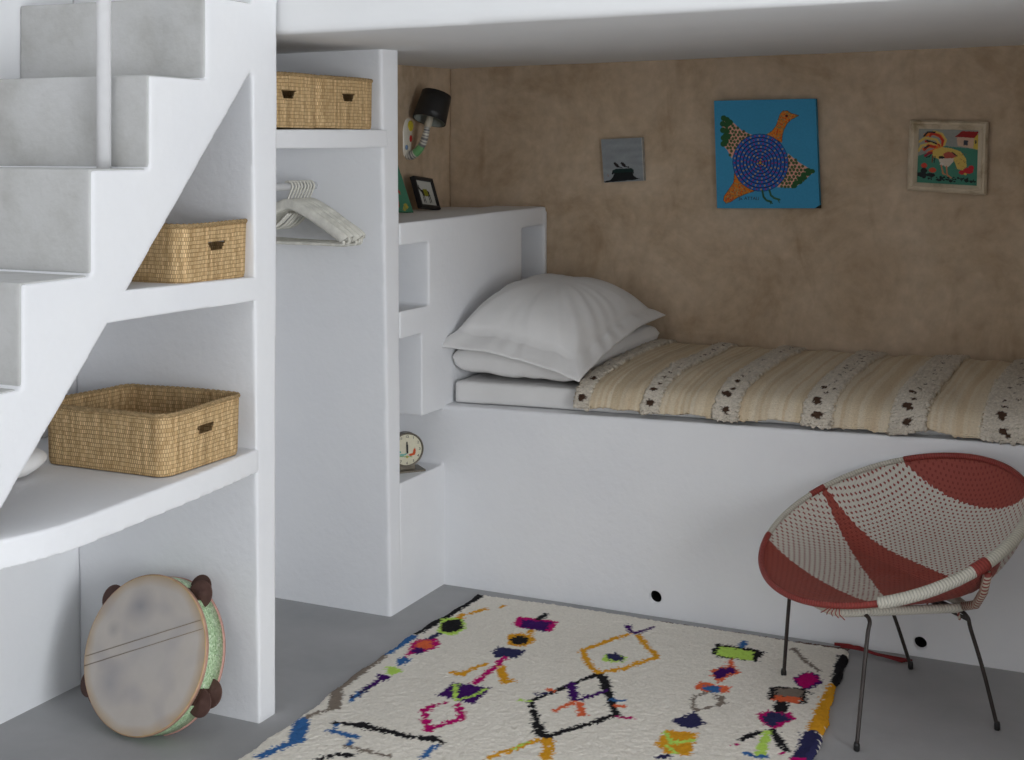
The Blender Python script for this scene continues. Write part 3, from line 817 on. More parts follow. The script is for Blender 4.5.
# ------------------------------------------------------------------ baskets
def rrect(w, d, r, n):
    """perimeter points of a rounded rectangle, counter-clockwise, starting mid +X side; plus arc length"""
    dense = []
    for cx, cy, a0 in ((w/2-r, d/2-r, 0), (-w/2+r, d/2-r, PI/2), (-w/2+r, -d/2+r, PI), (w/2-r, -d/2+r, 1.5*PI)):
        for k in range(25): dense.append((cx+r*math.cos(a0+k/24*PI/2), cy+r*math.sin(a0+k/24*PI/2)))
    dense = [(w/2, 0)]+dense+[(w/2, 0)]
    D = np.array(dense); s = np.r_[0, np.cumsum(np.hypot(*np.diff(D, axis=0).T))]
    t = np.linspace(0, s[-1], n, endpoint=False)
    return np.c_[np.interp(t, s, D[:, 0]), np.interp(t, s, D[:, 1])], t, s[-1]
def make_basket(name, label, loc, w, d, h, rotz=0, flare=.035, group=None, r=.06, seed=0):
    t = thing(name, label, 'basket', loc, rotz, group)
    n = 240; nz = 40
    P, S, L = rrect(w, d, r, n)
    V = []; UV = []; F = []
    for j in range(nz+1):
        k = j/nz; z = h*k
        sc = 1-flare*(1-k)-.012*(1-min(1, k*10))**2
        for i in range(n):
            wv = 1+.006*noise.noise(Vector((P[i][0]*9+seed, P[i][1]*9, z*9)))
            zz = z*(1+.035*noise.noise(Vector((P[i][0]*5+seed, P[i][1]*5, 2))))
            V.append((P[i][0]*sc*wv, P[i][1]*sc*wv, zz)); UV.append((S[i], z))
    for j in range(nz):
        for i in range(n):
            s = (S[i]+S[1]/2+L/2) % L-L/2           # distance from the middle of the +X side
            z = (j+.5)/nz*h
            hole = False
            for c0 in (0,):
                ds = (s-c0+L/2) % L-L/2
                hz = (z-h*.62)/(h*.078)
                if abs(hz) < 1 and abs(ds+.0) < .031+.006*hz: hole = True
            if not hole: F.append([j*n+i, j*n+(i+1) % n, (j+1)*n+(i+1) % n, (j+1)*n+i])
    b0 = len(V)
    for q in (.97, .6, .2):
        for i in range(n): V.append((P[i][0]*q*(1-flare-.03), P[i][1]*q*(1-flare-.03), .002)); UV.append((P[i][0], P[i][1]))
    F += [[i, b0+i, b0+(i+1) % n, (i+1) % n] for i in range(n)]
    for a in (0, 1): F += [[b0+a*n+i, b0+(a+1)*n+i, b0+(a+1)*n+(i+1) % n, b0+a*n+(i+1) % n] for i in range(n)]
    F.append([b0+2*n+i for i in range(n)])
    o = mobj('basket_body', V, F, BASK, t, uvs=UV)
    md = o.modifiers.new('s', 'SOLIDIFY'); md.thickness = .007; md.offset = -1
    m = MB(); path = []
    for i in range(n):
        v = V[nz*n+i]; path.append((v[0]*.99, v[1]*.99, v[2]+.001+.0012*math.sin(i*2.1)))
    m.tube(path, .0058, 8, closed=True)
    rim = m.build('rim', BASK, t, uv=True)
    return t
bigb = make_basket('basket', 'largest woven palm basket with open top on the low curved stair shelf', (-2.304, 2.728, .722), .388, .312, .146, 0, flare=.018, r=.036, seed=1)
midb = make_basket('basket', 'woven palm basket on the upper triangular stair niche shelf', (-2.312, 2.790, 1.171), .376, .290, .142, 0, flare=.015, r=.04, seed=5)
b1 = make_basket('basket', 'left basket of the pair on the closet shelf, against the pier', (-2.385, 3.222, 1.563), .36, .315, .150, 0, r=.03, seed=8, flare=.01, group=None)
def dup_tree(t, loc, label):
    r = t.copy(); COL.objects.link(r); r.location = loc; r['label'] = label
    for c in t.children:
        k = c.copy(); COL.objects.link(k); k.parent = r
        for g in c.children:
            q = g.copy(); COL.objects.link(q); q.parent = k
    return r
b2 = dup_tree(b1, (-2.385, 3.540, 1.565), 'right basket of the pair on the closet shelf, next to the partition')
for b in (b1, b2, midb, bigb): b['group'] = 'woven palm baskets on the shelves'

# white rounded cushion peeking out behind the slanted niche edge
V = []; nu, nv = 48, 28
for j in range(nv):
    for i in range(nu):
        a = 2*PI*i/nu; b = -PI/2+PI*j/(nv-1)
        cx = math.cos(b); p = Vector((.13*math.copysign(abs(math.cos(a))**.8, math.cos(a))*cx**.8, .13*math.copysign(abs(math.sin(a))**.9, math.sin(a))*cx**.8, .042*math.sin(b)))
        w = 1+.10*noise.noise(p*18)
        V.append((p.x*w, p.y*w, max(p.z*w, -.034)+.034))
F = [[j*nu+i, j*nu+(i+1) % nu, (j+1)*nu+(i+1) % nu, (j+1)*nu+i] for j in range(nv-1) for i in range(nu)]
o = mobj('cushion', V, F, LINEN, loc=(-2.510, 2.405, .722))
tag(o, 'white rounded cushion on the low stair shelf, peeking out left of the large basket', 'cushion')

# ------------------------------------------------------------------ closet rail and hangers
m = MB(); m.tube([(-2.47, 3.04, 1.384), (-2.47, 3.765, 1.384)], .0125, 16)
rail = m.build('clothes_rail', WHITEMET); tag(rail, 'round white clothes rail inside the closet recess', 'rail')
def make_hanger():
    t = thing('clothes_hanger', 'cream plastic clothes hanger in the bunch at the end of the closet rail', 'hanger', (-2.47, 3.62, 1.384), 0, 'cream plastic hangers bunched on the closet rail')
    r = .0165
    hk = [(r*math.cos(a), 0, r*math.sin(a)) for a in np.linspace(PI*1.12, -.25*PI, 16)]
    hk += [(.006, 0, -.024), (0, 0, -.035), (0, 0, -.055)]
    m = MB(); m.tube(hk, .0035, 8); m.build('hook', CREAMPL, t)
    m = MB()
    m.tube(spline([(-.205, 0, -.165), (-.19, 0, -.15), (-.10, 0, -.095), (-.03, 0, -.062), (0, 0, -.055), (.03, 0, -.062), (.10, 0, -.095), (.19, 0, -.15), (.205, 0, -.165)], 40), .0080, 10, flat=2.2)
    m.tube(spline([(-.205, 0, -.165), (-.195, 0, -.178), (-.12, 0, -.178), (.12, 0, -.178), (.195, 0, -.178), (.205, 0, -.165)], 30), .0052, 8)
    m.tube(spline([(-.12, 0, -.11), (-.10, 0, -.135), (-.05, 0, -.128), (0, 0, -.085)], 16), .004, 8)
    m.build('shoulder_bar', CREAMPL, t)
    return t
h0 = make_hanger()
for k in range(8):
    o = h0 if k == 0 else dup_tree(h0, (0, 0, 0), h0['label'])
    o.location = (-2.47, 3.605+k*.0175, 1.384); o.rotation_euler = (0, .02*math.sin(k*2), .10*math.sin(k*1.7))

# ------------------------------------------------------------------ tambourine
def tambourine():
    t = thing('tambourine', 'large round tambourine with green glitter rim leaning in the stair niche', 'tambourine', (-2.325, 2.765, 0))
    R = .197; el = math.radians(19.5); hd = math.radians(-92)
    nrm = Vector((math.cos(hd)*math.cos(el), math.sin(hd)*math.cos(el), math.sin(el)))
    side = Vector((0, 0, 1)).cross(nrm).normalized(); up = nrm.cross(side)
    C = Vector((-2.350, 2.780, R*math.cos(el)+.004))-t.location
    C.z = R*math.cos(el)+.062*math.sin(el)*0+.014
    def P(r, a, d): return C+side*(r*math.cos(a))+up*(r*math.sin(a))+nrm*d
    D = .080; seg = 128
    def band(name, prof, mat, parent=t):
        m = MB(); v = [P(r, 2*PI*k/seg, d) for r, d in prof for k in range(seg)]
        n = len(prof)
        m.add(v, [[i*seg+k, i*seg+(k+1) % seg, ((i+1) % n)*seg+(k+1) % seg, ((i+1) % n)*seg+k] for i in range(n) for k in range(seg)])
        return m.build(name, mat, parent)
    # green glitter
    g, nt, b = new_mat('green_glitter', .35, .6)
    vo = N(nt, 'ShaderNodeTexVoronoi'); vo.inputs['Scale'].default_value = 260
    tc = N(nt, 'ShaderNodeTexCoord'); nt.links.new(tc.outputs['Object'], vo.inputs['Vector'])
    sp = N(nt, 'ShaderNodeSeparateColor'); nt.links.new(vo.outputs['Color'], sp.inputs[0])
    r = ramp(nt, sp.outputs[0], [(0, s2l((130, 160, 116))), (.25, s2l((166, 198, 150))), (.7, s2l((190, 216, 174))), (1, s2l((220, 236, 206)))])
    nt.links.new(r.outputs[0], b.inputs['Base Color']); add_bump(nt, b, vo.outputs['Distance'], .5, .003)
    PINK = flat_mat('faded_pink_edge', s2l((206, 160, 148)), .7, .2)
    GLUE = flat_mat('aged_skin_lap', s2l((196, 168, 122)), .7, .2)
    frame = band('frame', [(R-.002, -.006), (R-.002, -D+.006), (R-.012, -D+.006), (R-.012, -.006)], g)
    band('edge_band', [(R, 0), (R+.0005, -.009), (R-.013, -.009), (R-.013, 0)], PINK)
    band('edge_band', [(R, -D+.008), (R, -D), (R-.013, -D), (R-.013, -D+.008)], PINK)
    band('skin_lap', [(R-.002, .0015), (R+.001, -.003), (R-.010, -.004), (R-.010, .0015)], GLUE)
    # drum skin
    a = np.linspace(0, 1, 70); n = 180; q = np.linspace(0, 2*PI, n, endpoint=False)
    rr, qq = np.meshgrid(a, q, indexing='ij'); x = rr*np.cos(qq); y = rr*np.sin(qq)
    col = np.tile(np.array(s2l((206, 198, 190))), (x.size, 1)).reshape(x.shape+(3,))
    def blend(mask, c):
        nonlocal col
        col = col*(1-mask[..., None])+np.array(s2l(c))*mask[..., None]
    nz = np.array([[fbm(p, r_, 4, 3) for p, r_ in zip(r1, r2)] for r1, r2 in zip(x, y)])
    blend(np.clip((rr-.86)/.14+nz*.5, 0, 1)*.75, (190, 160, 118))
    blend(np.clip(nz*1.2, 0, .6), (182, 176, 176))
    def blob(cx, cy, r_, s_, c): blend(np.clip(1-np.hypot(x-cx, y-cy)/r_+nz*.3, 0, 1)*s_, c)
    blob(-.22, .58, .30, .55, (120, 122, 138)); blob(-.45, -.45, .33, .55, (136, 138, 152)); blob(-.60, .22, .14, .4, (120, 120, 130))
    blob(.1, .1, .6, .3, (190, 190, 194))
    V = [P((R-.003)*r_, q_, .002+.0*r_) for r_, q_ in zip(rr.ravel(), qq.ravel())]
    F = [[i*n+k, i*n+(k+1) % n, (i+1)*n+(k+1) % n, (i+1)*n+k] for i in range(69) for k in range(n)]
    SKIN = vcol_mat('drum_skin', .5, (.15, .002, 60), .35, .05, 20)
    mobj('drum_skin', V, F, SKIN, t, cols=col.reshape(-1, 3))
    for (p0, p1) in (((-.97, -.18), (.82, .56)), ((-.95, -.30), (.88, .46))):
        a0 = C+side*(p0[0]*R*.98)+up*(p0[1]*R*.98)+nrm*.0035; a1 = C+side*(p1[0]*R*.98)+up*(p1[1]*R*.98)+nrm*.0035
        m = MB(); m.tube([a0, a1], .0007, 6); m.build('snare_string', flat_mat('gut', s2l((150, 132, 108)), .6), t)
    # pairs of tin jingles in slots around the frame
    for ang in (58, -22, 148, 212, 275):
        if ang == 275: continue
        a_ = math.radians(ang)
        slot = MB(); w = .12
        v = []
        for da in np.linspace(-w, w, 8):
            for (r_, d) in ((R-.0005, -.012), (R-.0005, -D+.012)): v.append(P(r_, a_+da, d))
        slot.add(v, [[2*i, 2*i+1, 2*i+3, 2*i+2] for i in range(7)])
        slot.build('jingle_slot', flat_mat('dark_slot', (.06, .03, .02), .8), frame)
        for k, (dd, sh) in enumerate(((-.026, -.05), (-.048, .07))):
            cc = P(R+.006, a_+sh, dd-.002)
            rad = (side*math.cos(a_)+up*math.sin(a_)); tang = (-side*math.sin(a_)+up*math.cos(a_))
            jr = .036; v = []; prof = [(0, -.001), (jr*.9, -.001), (jr, -.0004), (jr, .0006), (jr*.9, .001), (.012, .001), (.009, .003), (0, .003)]
            # discs lie across the frame: axis along the drum axis, slightly tipped
            axd = (nrm*1.0+tang*(.08 if k else -.08)+rad*.05).normalized(); e1 = axd.orthogonal().normalized(); e2 = axd.cross(e1)
            sg = 32
            for r_, z_ in prof:
                for s_ in range(sg): v.append(cc+e1*(max(r_, .0003)*math.cos(2*PI*s_/sg))+e2*(max(r_, .0003)*math.sin(2*PI*s_/sg))+axd*z_)
            m = MB(); m.add(v, [[i*sg+s_, i*sg+(s_+1) % sg, (i+1)*sg+(s_+1) % sg, (i+1)*sg+s_] for i in range(len(prof)-1) for s_ in range(sg)])
            m.build('jingle', RUST, t)
    return t
tambourine()

# ------------------------------------------------------------------ rug
def rug():
    F_ = 1363.; th = math.radians(25.1); c_, s_ = math.cos(th), math.sin(th)
    def g(ox, oy, s, pts):       # drawn marks -> metres on the floor
        out = []
        for x, y in pts:
            u = ox+x/s; v = oy+y/s; d = F_*1.49/(v-150); l = (u-512)/F_*d
            out.append((l*c_-d*s_, l*s_+d*c_))
        return out
    A = lambda *p: g(240, 580, 3.657, p); B = lambda *p: g(480, 580, 3.657, p); Cc = lambda *p: g(640, 600, 4.267, p)
    Dd = lambda *p: g(400, 600, 4.75, p); E = lambda *p: g(250, 680, 6.4, p); G = lambda *p: g(690, 660, 7.314, p)
    BK = (36, 35, 38); MG = (196, 14, 112); PU = (70, 24, 104); OR = (240, 114, 72); OC = (234, 168, 44); LI = (200, 238, 108); BL = (62, 112, 172); GY = (142, 130, 118); NV = (52, 52, 92)
    S = []
    def L(pts, w, c): S.append(('l', pts, w, c))
    def Pn(pts, c): S.append(('p', pts, c))
    # left border
    L(A((865, 62), (760, 125), (690, 165), (640, 195)), .045, BK)
    L(A((625, 212), (590, 235), (540, 270)), .040, BL)
    L(A((520, 285), (450, 335), (400, 372), (355, 405)), .030, GY)
    L(E((555, 60), (550, 120), (540, 185)), .035, GY); L(E((545, 190), (480, 205), (400, 232), (340, 255)), .016, GY)
    L(E((330, 275), (315, 340), (300, 400)), .042, BL); L(E((300, 400), (200, 440), (130, 470), (60, 500)), .026, BL)
    # first column
    Pn(A((722, 195), (735, 145), (815, 135), (828, 180), (780, 208)), LI); Pn(A((735, 160), (760, 150), (808, 143), (820, 182), (770, 196), (735, 190)), BK)
    L(A((895, 108), (845, 125)), .018, OC); L(A((815, 128), (805, 140)), .022, OC); L(A((968, 98), (955, 102)), .015, OC)
    L(A((725, 200), (690, 222)), .022, NV)
    Pn(A((605, 290), (625, 240), (650, 222), (720, 220), (732, 248), (690, 265), (640, 275)), MG); Pn(A((640, 245), (655, 228), (700, 225), (705, 255), (665, 262), (640, 252)), OR); Pn(A((625, 270), (650, 252), (680, 262), (660, 280)), PU)
    Pn(A((570, 300), (590, 288), (635, 300), (575, 325)), BL)
    Pn(A((535, 325), (550, 320), (595, 340), (555, 355), (535, 345)), LI)
    Pn(A((495, 350), (520, 350), (555, 362), (520, 378)), PU); L(A((515, 368), (490, 385), (460, 400)), .020, PU); L(A((465, 400), (430, 425), (415, 430)), .020, NV); L(A((435, 418), (408, 447)), .014, BL)
    # second column
    Pn(B((120, 165), (140, 140), (285, 155), (262, 195), (140, 180)), MG); Pn(B((150, 150), (262, 158), (240, 194), (150, 178)), PU); L(B((215, 148), (240, 132)), .022, BK)
    Pn(B((98, 222), (110, 205), (150, 198), (200, 215), (195, 240), (150, 252), (105, 245)), OC); Pn(B((112, 225), (140, 208), (180, 218), (170, 242), (120, 242)), BK); L(B((188, 190), (180, 208)), .018, OC)
    Pn(B((45, 268), (65, 250), (170, 265), (140, 292), (55, 288)), NV)
    L(B((88, 292), (60, 320), (20, 350), (-20, 385)), .022, MG)
    L(Dd((250, 350), (290, 360), (350, 330), (420, 310)), .018, OC); L(Dd((480, 325), (490, 370), (495, 400), (530, 392)), .024, OC)
    Pn(Dd((175, 460), (255, 398), (330, 410), (430, 425), (350, 505), (290, 490)), PU)
    L(Dd((265, 405), (262, 430), (262, 460), (270, 490)), .014, LI); L(Dd((305, 475), (350, 465), (410, 430)), .011, LI)
    L(Dd((275, 505), (285, 540), (290, 572), (210, 600), (130, 632), (122, 580), (118, 530)), .020, MG); L(Dd((118, 540), (150, 515)), .020, MG); L(Dd((145, 515), (220, 498)), .012, MG)
    L(Dd((0, 655), (60, 662), (140, 670), (205, 688)), .016, BK); L(Dd((120, 668), (160, 668)), .030, BK)
    L(E((545, 290), (640, 295), (740, 310), (830, 335), (920, 355), (1020, 378)), .022, BK); L(E((710, 300), (760, 312)), .036, BK)
    L(E((550, 300), (545, 330)), .014, BL); L(E((505, 340), (560, 350), (680, 380)), .018, BL); L(E((635, 400), (640, 425), (610, 430)), .014, BL)
    L(E((600, 435), (680, 455), (800, 478), (900, 505)), .014, GY); L(E((440, 515), (560, 488), (650, 495)), .018, BK)
    L(Dd((175, 700), (140, 725), (110, 755)), .018, BL)
    # large lozenges
    L(B((540, 202), (460, 228), (375, 262), (395, 310), (432, 345), (520, 330), (590, 305), (650, 288), (610, 250), (580, 205)), .020, OC)
    Pn(B((445, 298), (460, 275), (540, 288), (520, 305), (480, 305)), LI); Pn(B((460, 278), (495, 272), (530, 290), (520, 304), (470, 295)), NV)
    L(B((540, 170), (550, 195), (575, 198), (635, 175)), .015, PU)
    L(B((425, 352), (340, 385), (185, 448), (205, 520), (235, 580)), .018, BK); L(B((440, 352), (470, 430), (500, 498), (400, 532), (300, 560), (235, 582)), .020, BK)
    L(B((205, 530), (225, 570)), .028, BK); L(B((450, 360), (470, 420)), .026, BK)
    L(B((335, 385), (345, 440)), .026, PU); L(B((350, 445), (400, 432), (460, 410)), .015, PU); L(B((270, 482), (320, 462), (345, 452)), .015, OR); L(B((360, 455), (375, 500)), .022, OR)
    L(B((245, 405), (268, 408)), .018, OR); L(B((212, 425), (245, 418)), .016, NV); L(B((145, 445), (180, 448)), .014, LI)
    L(B((485, 445), (520, 448)), .018, BL); L(B((495, 465), (520, 468)), .018, OR); L(B((500, 505), (552, 510)), .013, MG)
    L(B((215, 588), (130, 620), (30, 655)), .020, OC); L(B((245, 590), (250, 620), (243, 655)), .030, OC); L(B((180, 596), (120, 625)), .006, LI)
    # third column
    Pn(B((845, 275), (865, 240), (1045, 270), (1010, 305), (880, 292)), BK); Pn(B((860, 280), (875, 250), (1005, 270), (995, 302), (900, 290)), LI); L(B((965, 232), (958, 252)), .020, BL)
    Pn(B((840, 335), (900, 320), (920, 290), (930, 318), (960, 345), (900, 360), (870, 385), (855, 360)), OR); Pn(B((850, 345), (880, 325), (925, 325), (935, 340), (890, 360), (862, 365)), PU)
    Pn(B((785, 400), (800, 372), (850, 385), (920, 395), (905, 418), (820, 410)), OR); Pn(B((815, 400), (830, 388), (870, 390), (882, 416), (850, 415)), BL)
    L(B((840, 410), (775, 435), (785, 480), (830, 470), (890, 455), (860, 425)), .011, GY); L(B((885, 430), (880, 460)), .016, GY)
    Pn(B((700, 515), (745, 500), (785, 485), (830, 530), (770, 548), (725, 535)), NV)
    Pn(B((640, 605), (680, 552), (795, 562), (790, 590), (765, 650), (680, 640)), OC); L(B((680, 565), (700, 600), (780, 590)), .013, LI); L(B((690, 610), (715, 640)), .010, LI)
    L(B((660, 655), (690, 650)), .02, NV)
    # right column
    L(Cc((655, 215), (700, 265), (760, 312)), .013, GY)
    Pn(G((750, 155), (800, 125), (880, 100), (940, 130), (970, 185), (900, 215), (840, 235), (795, 210)), PU); Pn(G((765, 155), (840, 120), (880, 105), (920, 130), (945, 180), (880, 200), (845, 228), (800, 200)), MG)
    Pn(G((565, 300), (580, 210), (640, 205), (850, 225), (850, 330), (790, 335), (800, 300), (610, 300)), BK); Pn(G((622, 270), (630, 215), (830, 230), (820, 285)), GY); Pn(G((600, 310), (625, 268), (815, 290), (795, 335)), OR)
    L(G((850, 250), (885, 260)), .014, BK); L(G((665, 335), (665, 380)), .040, BK)
    Pn(G((490, 410), (580, 378), (640, 400), (740, 400), (775, 450), (700, 480), (620, 520), (550, 500), (510, 450)), MG); Pn(G((530, 430), (600, 395), (700, 415), (740, 455), (650, 475), (600, 505), (560, 480)), NV)
    L(G((515, 540), (450, 560), (370, 595)), .020, BK); L(G((600, 530), (640, 580), (665, 630), (705, 675)), .022, BK)
    Pn(G((300, 635), (345, 598), (370, 640)), MG); Pn(G((655, 700), (670, 680), (700, 690), (685, 712)), MG)
    L(G((565, 540), (535, 630), (515, 715)), .026, LI); L(G((415, 695), (470, 715), (560, 722)), .020, BL)
    # right border
    L(Cc((872, 250), (858, 300), (842, 360)), .038, BK); L(Cc((835, 380), (800, 450), (755, 560)), .046, OC); L(Cc((735, 585), (715, 640), (690, 683)), .050, NV); L(Cc((680, 700), (640, 790)), .055, MG)
    # the part of the rug nearer than the picture shows
    for k in range(6):
        x = -1.95+k*.2
        S.append(('l', [(x, 2.38), (x+.1, 2.50), (x+.2, 2.38), (x+.1, 2.26), (x, 2.38)], .022, [OC, BK, MG, BL, OC, PU][k]))
    y = np.arange(2.12, 4.092, .0052); nx = 246
    V = []; X = np.zeros((len(y), nx)); Y = np.zeros_like(X)
    LY = [2.12, 2.75, 3.03, 3.37, 3.63, 4.12]; LX = [-1.995, -2.018, -2.028, -2.050, -2.058, -2.046]
    xl = np.interp(y, LY, LX); xr = np.interp(y, [2.12, 3.35, 3.85, 4.13], [-.745, -.748, -.792, -.818])
    for j in range(len(y)):
        X[j] = np.linspace(xl[j], xr[j], nx); X[j] += .004*math.sin(y[j]*13)+.003*math.sin(y[j]*41)
        Y[j] = y[j]+np.interp(X[j], [-2.04, -1.4, -.8], [-.010, .006, .012])*(y[j]-2.1)/2.03
    col = paint(X, Y, (250, 244, 232), S, .0036)
    tuft = rng.uniform(0, 1, X.shape)
    col *= (.96+.08*tuft)[..., None]
    row = rng.uniform(0, 1, X.shape)
    Z = .010+.0028*tuft+.0018*row
    Z += np.array([[.004*fbm(a, b, 0, 3.2) for a, b in zip(r1, r2)] for r1, r2 in zip(X, Y)])
    e = np.minimum(np.minimum(X-X[:, :1], X[:, -1:]-X), np.minimum(Y-Y[0].min(), Y[-1].max()-Y))
    Z *= np.clip(.25+e/.012, 0, 1)
    jx = rng.normal(0, .0012, X.shape); jy = rng.normal(0, .0012, X.shape)
    P_ = np.stack([X+jx, Y+jy, Z+.002], -1).reshape(-1, 3)
    n = len(P_); bot = P_.copy(); bot[:, 2] = .0015
    nv = len(y)
    bd = [i for i in range(nx)]+[j*nx+nx-1 for j in range(1, nv)]+[(nv-1)*nx+i for i in range(nx-2, -1, -1)]+[j*nx for j in range(nv-2, 0, -1)]
    f = grid_faces(nx, nv)+[[x_+n for x_ in q] for q in grid_faces(nx, nv, True)]
    for k in range(len(bd)):
        a, b = bd[k], bd[(k+1) % len(bd)]; f.append([b, a, a+n, b+n])
    cc = col.reshape(-1, 3)
    t = thing('rug', 'white wool rug with colourful hand knotted signs lying before the bed', 'rug', (-1.4, 3.2, 0))
    o = mobj('rug_pile', np.vstack([P_, bot]), f, RUGM, cols=np.vstack([cc, cc])); ch(o, t)
    # warp ends along the back edge
    m = MB(); r = random.Random(2)
    for k in range(330):
        x = -2.03+r.random()*1.21; yb = 4.088+.022*(x+2.03)/1.21
        ln = r.uniform(.004, .022) if x > -1.95 else .01
        m.tube([(x, yb-.006, .006), (x+r.uniform(-.008, .008), yb+ln*.5, .007), (x+r.uniform(-.014, .014), min(yb+ln, 4.16), .003)], .0013, 5)
    o = m.build('fringe', flat_mat('grey_brown_warp', s2l((120, 92, 82)), .95), None); ch(o, t); o['kind'] = 'stuff'; o['label'] = 'short brown fringe on the back edge'
    REDW = flat_mat('red_wool_cord', s2l((128, 44, 46)), .95)
    m = MB()
    for k in range(5):
        m.tube(spline([(-.84, 4.11, .014), (-.79, 4.115+.004*k, .012+.004*(k % 2)), (-.735, 4.105+.006*math.sin(k*2), .010), (-.695, 4.100+.008*(k-2)/2, .009), (-.655+.006*k, 4.098+.012*(k-2)/2, .006)], 20), .0028, 8)
    m.tube(spline([(-.86, 4.118, .016), (-.82, 4.125, .016), (-.80, 4.122, .014)], 10), .005, 8)
    o = m.build('tassel', REDW, None); ch(o, t); o['label'] = 'dark red wool tassel at the back right corner'
rug()

# ------------------------------------------------------------------ woven hoop chair
def chair():
    cx, cy = -.638, 3.80
    hd = math.atan2(-.735, -.678)
    t = thing('hoop_chair', 'round woven hoop chair in red and cream on thin dark metal legs', 'chair', (cx, cy, 0), hd)
    # local frame: +X is where the sitter faces, +Y is the sitter's left
    tilt = math.radians(23.0); R = .37; z0 = .477
    A = Vector((math.cos(tilt), 0, -math.sin(tilt))); Bv = Vector((0, 1, 0)); Nn = Vector((math.sin(tilt), 0, math.cos(tilt)))
    C = Vector((0, 0, z0))
    # ---- woven material: uv = metres across the hoop (front = +u)
    def weave(name):
        m, nt, b = new_mat(name, .5, .35)
        uv = N(nt, 'ShaderNodeUVMap'); sx = N(nt, 'ShaderNodeSeparateXYZ'); nt.links.new(uv.outputs[0], sx.inputs[0])
        def M(op, a, b_=None, c_=None):
            n = N(nt, 'ShaderNodeMath', operation=op)
            for i, q in enumerate((a, b_, c_)):
                if q is None: continue
                if isinstance(q, (int, float)): n.inputs[i].default_value = q
                else: nt.links.new(q, n.inputs[i])
            return n.outputs[0]
        u = sx.outputs[0]; v = sx.outputs[1]           # v: + towards the side nearest the camera
        nz = N(nt, 'ShaderNodeTexNoise'); nz.inputs['Scale'].default_value = 60; nt.links.new(uv.outputs[0], nz.inputs['Vector'])
        wob = M('MULTIPLY', M('SUBTRACT', nz.outputs['Fac'], .5), .008)
        # scalloped border that follows the strands
        sc = M('MULTIPLY', M('PINGPONG', v, .009), .45)
        uu = M('ADD', M('ADD', u, wob), sc)
        g1 = M('GREATER_THAN', uu, .228)
        wedge_hi = M('LESS_THAN', uu, M('ADD', M('MULTIPLY', v, .40), .117))
        wedge = M('MULTIPLY', M('GREATER_THAN', uu, -.045), wedge_hi)
        back = M('LESS_THAN', uu, M('SUBTRACT', -.282, M('MULTIPLY', v, .085)))
        red = M('MAXIMUM', M('MAXIMUM', g1, wedge), back)
        # dots: warp cords showing between the strands
        k = 2*PI/.0205
        rot = M('ADD', u, M('MULTIPLY', v, .25))
        d1 = M('SINE', M('MULTIPLY', rot, k))
        row = M('FLOOR', M('DIVIDE', rot, .01025))
        sh = M('MULTIPLY', M('MODULO', M('ABSOLUTE', row), 2.0), PI)
        d2 = M('SINE', M('ADD', M('MULTIPLY', M('SUBTRACT', v, M('MULTIPLY', u, .25)), 2*PI/.0170), sh))
        dots = M('MULTIPLY', M('GREATER_THAN', M('ABSOLUTE', d1), .74), M('GREATER_THAN', d2, .38))
        cream = (.66, .63, .56, 1); redc = (.34, .07, .05, 1); dred = (.24, .035, .027, 1)
        c1 = N(nt, 'ShaderNodeMix'); c1.data_type = 'RGBA'; c1.inputs['A'].default_value = cream; c1.inputs['B'].default_value = (.30, .06, .045, 1)
        nt.links.new(dots, c1.inputs['Factor'])
        c2 = N(nt, 'ShaderNodeMix'); c2.data_type = 'RGBA'; c2.inputs['A'].default_value = redc; c2.inputs['B'].default_value = dred
        nt.links.new(dots, c2.inputs['Factor'])
        c3 = N(nt, 'ShaderNodeMix'); c3.data_type = 'RGBA'
        nt.links.new(red, c3.inputs['Factor']); nt.links.new(c1.outputs['Result'], c3.inputs['A']); nt.links.new(c2.outputs['Result'], c3.inputs['B'])
        nt.links.new(c3.outputs['Result'], b.inputs['Base Color'])
        hgt = M('SUBTRACT', M('MULTIPLY', M('ABSOLUTE', M('SINE', M('MULTIPLY', v, PI/.0052))), .45), dots)
        add_bump(nt, b, hgt, .7, .003)
        return m
    W = weave('woven_plastic_cord')
    def depth(a, b):
        r = min(1, math.hypot(a, b)/R)
        return .150*(1-r**4.0)*(1-.80*max(0, a/R))
    na, nr = 160, 60
    V = []; UV = []; F = []
    for j in range(nr+1):
        for i in range(na):
            r = R*j/nr; q = 2*PI*i/na; a, b = r*math.cos(q), r*math.sin(q)
            p = C+A*a+Bv*b-Nn*depth(a, b)
            p.z += .0008*math.sin(a*760)
            V.append(p); UV.append((a, b))
    for j in range(nr):
        for i in range(na): F.append([j*na+i, (j+1)*na+i, (j+1)*na+(i+1) % na, j*na+(i+1) % na])
    o = mobj('woven_seat', V, F, W, t, uvs=UV)
    md = o.modifiers.new('s', 'SOLIDIFY'); md.thickness = .006; md.offset = -1
    # ---- hoop wrapped in cord
    def wrap(name, c, pitch=.008, c2=None, width=.5):
        m, nt, b = new_mat(name, .5, .35)
        uv = N(nt, 'ShaderNodeUVMap'); sx = N(nt, 'ShaderNodeSeparateXYZ'); nt.links.new(uv.outputs[0], sx.inputs[0])
        def M(op, a, b_=None):
            n = N(nt, 'ShaderNodeMath', operation=op)
            for i, q in enumerate((a, b_)):
                if q is None: continue
                if isinstance(q, (int, float)): n.inputs[i].default_value = q
                else: nt.links.new(q, n.inputs[i])
            return n.outputs[0]
        w = M('SINE', M('ADD', M('MULTIPLY', sx.outputs[0], 2*PI/pitch), M('MULTIPLY', sx.outputs[1], 2*PI)))
        gt = M('GREATER_THAN', w, .62 if c2 is None else .15)
